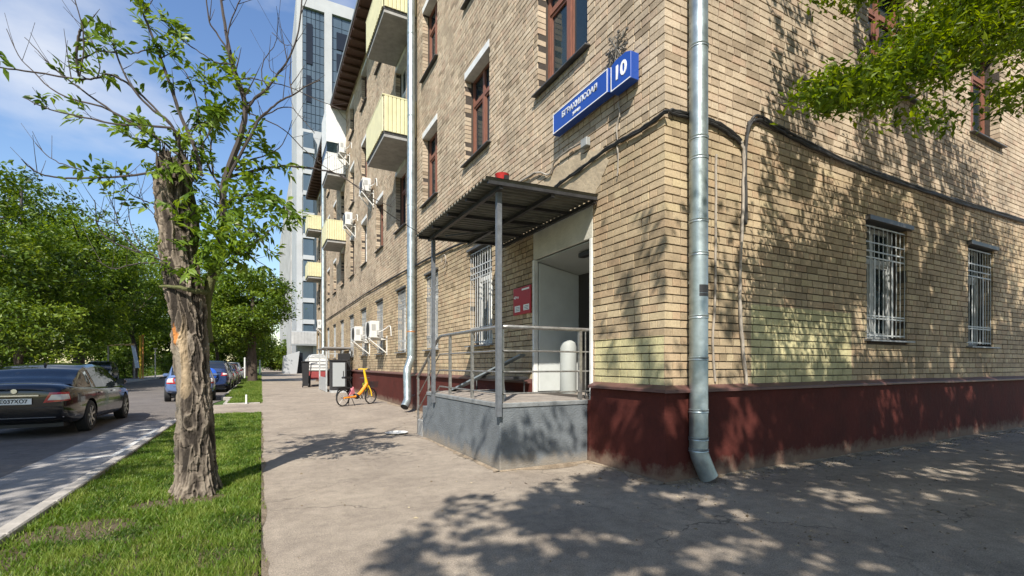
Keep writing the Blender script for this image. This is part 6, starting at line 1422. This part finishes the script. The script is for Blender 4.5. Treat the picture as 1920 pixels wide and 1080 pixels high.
# tree whose branch hangs into the frame at the upper right
rt = empty('overhanging_tree', (11.2, -.3, 0), 'tree whose leafy branch hangs over the side wall at the upper right', 'tree')
r = np.random.default_rng(80); rr = random.Random(80); cl = []; T_ = []
spine = [(1925, -90, 5.2), (1850, 5, 5.1), (1780, 70, 5.0), (1700, 122, 4.9), (1620, 158, 4.8), (1545, 183, 4.75)]
SP = smooth_path([pxyz(*s) for s in spine], 6, .01, 4)
tw_ = MB(); tp = pts = limb(tw_, (11.2, -.3, -.1), (11.0, -.1, 5.2), .24, .15, rr, 8, .02, 12)
limb(tw_, tp[-1], SP[0], .11, .035, rr, 8, .05, 8); tw_.tube(SP, [lerp(.03, .004, i/(len(SP)-1)) for i in range(len(SP))], 6)
dens = []
for i, p in enumerate(SP):
    u = i/(len(SP)-1); half = lerp(105, 20, u**1.1)
    for _ in range(int(lerp(17, 12, u))):
        py_off = rr.gauss(-5+12*(1-u), half*.52); px_off = rr.gauss(0, 22); a, b_, d = proj(np.array(p)[None]); q = pxyz(float(a[0])+px_off, float(b_[0])+py_off, float(d[0])+rr.gauss(.1, .32))
        cl.append(np.array(q)); 
        if rr.random() < .35: tw_.tube([p, (Vector(p)+q)/2+Vector((0, 0, .03)), q], [.007, .005, .002], 4)
for (cx_, cy_, sx_, sy_, n, d) in ((1800, 15, 75, 26, 46, 5.3), (1890, 50, 40, 45, 42, 5.2), (1898, 178, 24, 16, 16, 4.8), (1600, -6, 42, 8, 14, 5.3), (1690, 215, 60, 14, 12, 4.8)):
    for _ in range(n): cl.append(np.array(pxyz(rr.gauss(cx_, sx_), rr.gauss(cy_, sy_), rr.gauss(d, .25))))
# the rest of that crown, above and right of the frame, thinned to suit the aimed shade
P2, t2, cc2 = crown_points((10.6, .2, 7.0), (3.6, 3.2, 2.6), 420, 55, .32, r, seed=83, lo=.15, squash=.55)
k2 = (~in_view(P2, 10)) & (P2[:, 1] < WY-.2) & (r.random(len(P2)) < np.clip(wanted(P2)+.15, 0, 1)); P2 = P2[k2]; t2 = t2[k2]
cl = np.array(cl); per = 26; q = r.normal(0, 1, (len(cl), per, 3))*[.085, .085, .06]; P1 = (cl[:, None, :]+q).reshape(-1, 3); t1 = np.clip(np.repeat(r.random(len(cl))*.7+.1, per)+r.normal(0, .15, len(P1)), 0, 1)
ok = P1[:, 1] < WY-.1; P1 = P1[ok]; t1 = t1[ok]
link('crown', leaf_mesh('crown', np.concatenate([P1, P2]), .075, r, np.concatenate([t1, t2]), droop=.8, elong=2.4), LEAF_SH, rt)
for k in range(10): limb(tw_, tp[rr.randrange(5, 9)], (11.2+rr.uniform(-2, 2), -.3+rr.uniform(-2, 1.2), 6.5+rr.random()*2), .06, .01, rr, 5, .06, 6)
tw_.build('trunk', BARK, rt, smooth=True)
# tree left of the frame that shades the near carriageway and the saloon
r = np.random.default_rng(90); rr = random.Random(90); lt = empty('street_tree', (-9.0, 5.5, 0), 'roadside tree left of the viewer that shades the black saloon', 'tree', 'overhanging trees beside the viewer')
P, t, cc = crown_points((-8.4, 5.2, 7.2), (4.8, 6.4, 2.8), 1000, 60, .42, r, seed=91, lo=.1); k, H = shadow_hit(P)
hn = vnoise(H*[2.4, 2.4, 0], 63)+.8*vnoise(H*[6, 6, 0], 64); vg = (H[:, 0] > -1.85)&(H[:, 0] < 0); ky = np.clip((18.2-H[:, 1])/1.0, 0, 1)*np.where(vg, .95*np.clip((H[:, 1]-5.6+.5*vnoise(H*[2, 2, 0], 65))/.3, 0, 1)*(H[:, 1] < 14.5)*(hn < .22), (H[:, 0] < -1.8)*np.where((H[:, 0] > -3.1) & (hn > .3), .15, 1))
keep = ~in_view(P, 30) & (P[:, 2] > 3) & (r.random(len(P)) < ky*.95); P, t = P[keep], t[keep]  # unseen crown cut to shade the saloon, gutter strip and verge
link('crown', leaf_mesh('crown', P, .17, r, t), LEAF_SH, lt)
b = MB(); tp = limb(b, (-9.0, 5.5, -.1), (-8.7, 5.4, 6.6), .26, .12, rr, 8, .03, 12)
for k in range(12):
    e = P[rr.randrange(len(P))]; s = tp[rr.randrange(4, 8)]
    if not in_view(np.linspace(np.array(s), e, 10), 20).any(): limb(b, s, e, .05, .01, rr, 5, .06, 6)
b.build('trunk', BARK, lt, smooth=True)
# thin wire from the tree row to the canopy
setup(MB().tube(smooth_path([pxyz(690, 372, 6.6), pxyz(740, 408, 7.2), Vector((2.45, 7.95, 3.57))], 6), .006, 5).build('wire', CABLE), 'thin black wire stretched from the tree twigs to the canopy corner', 'wire')
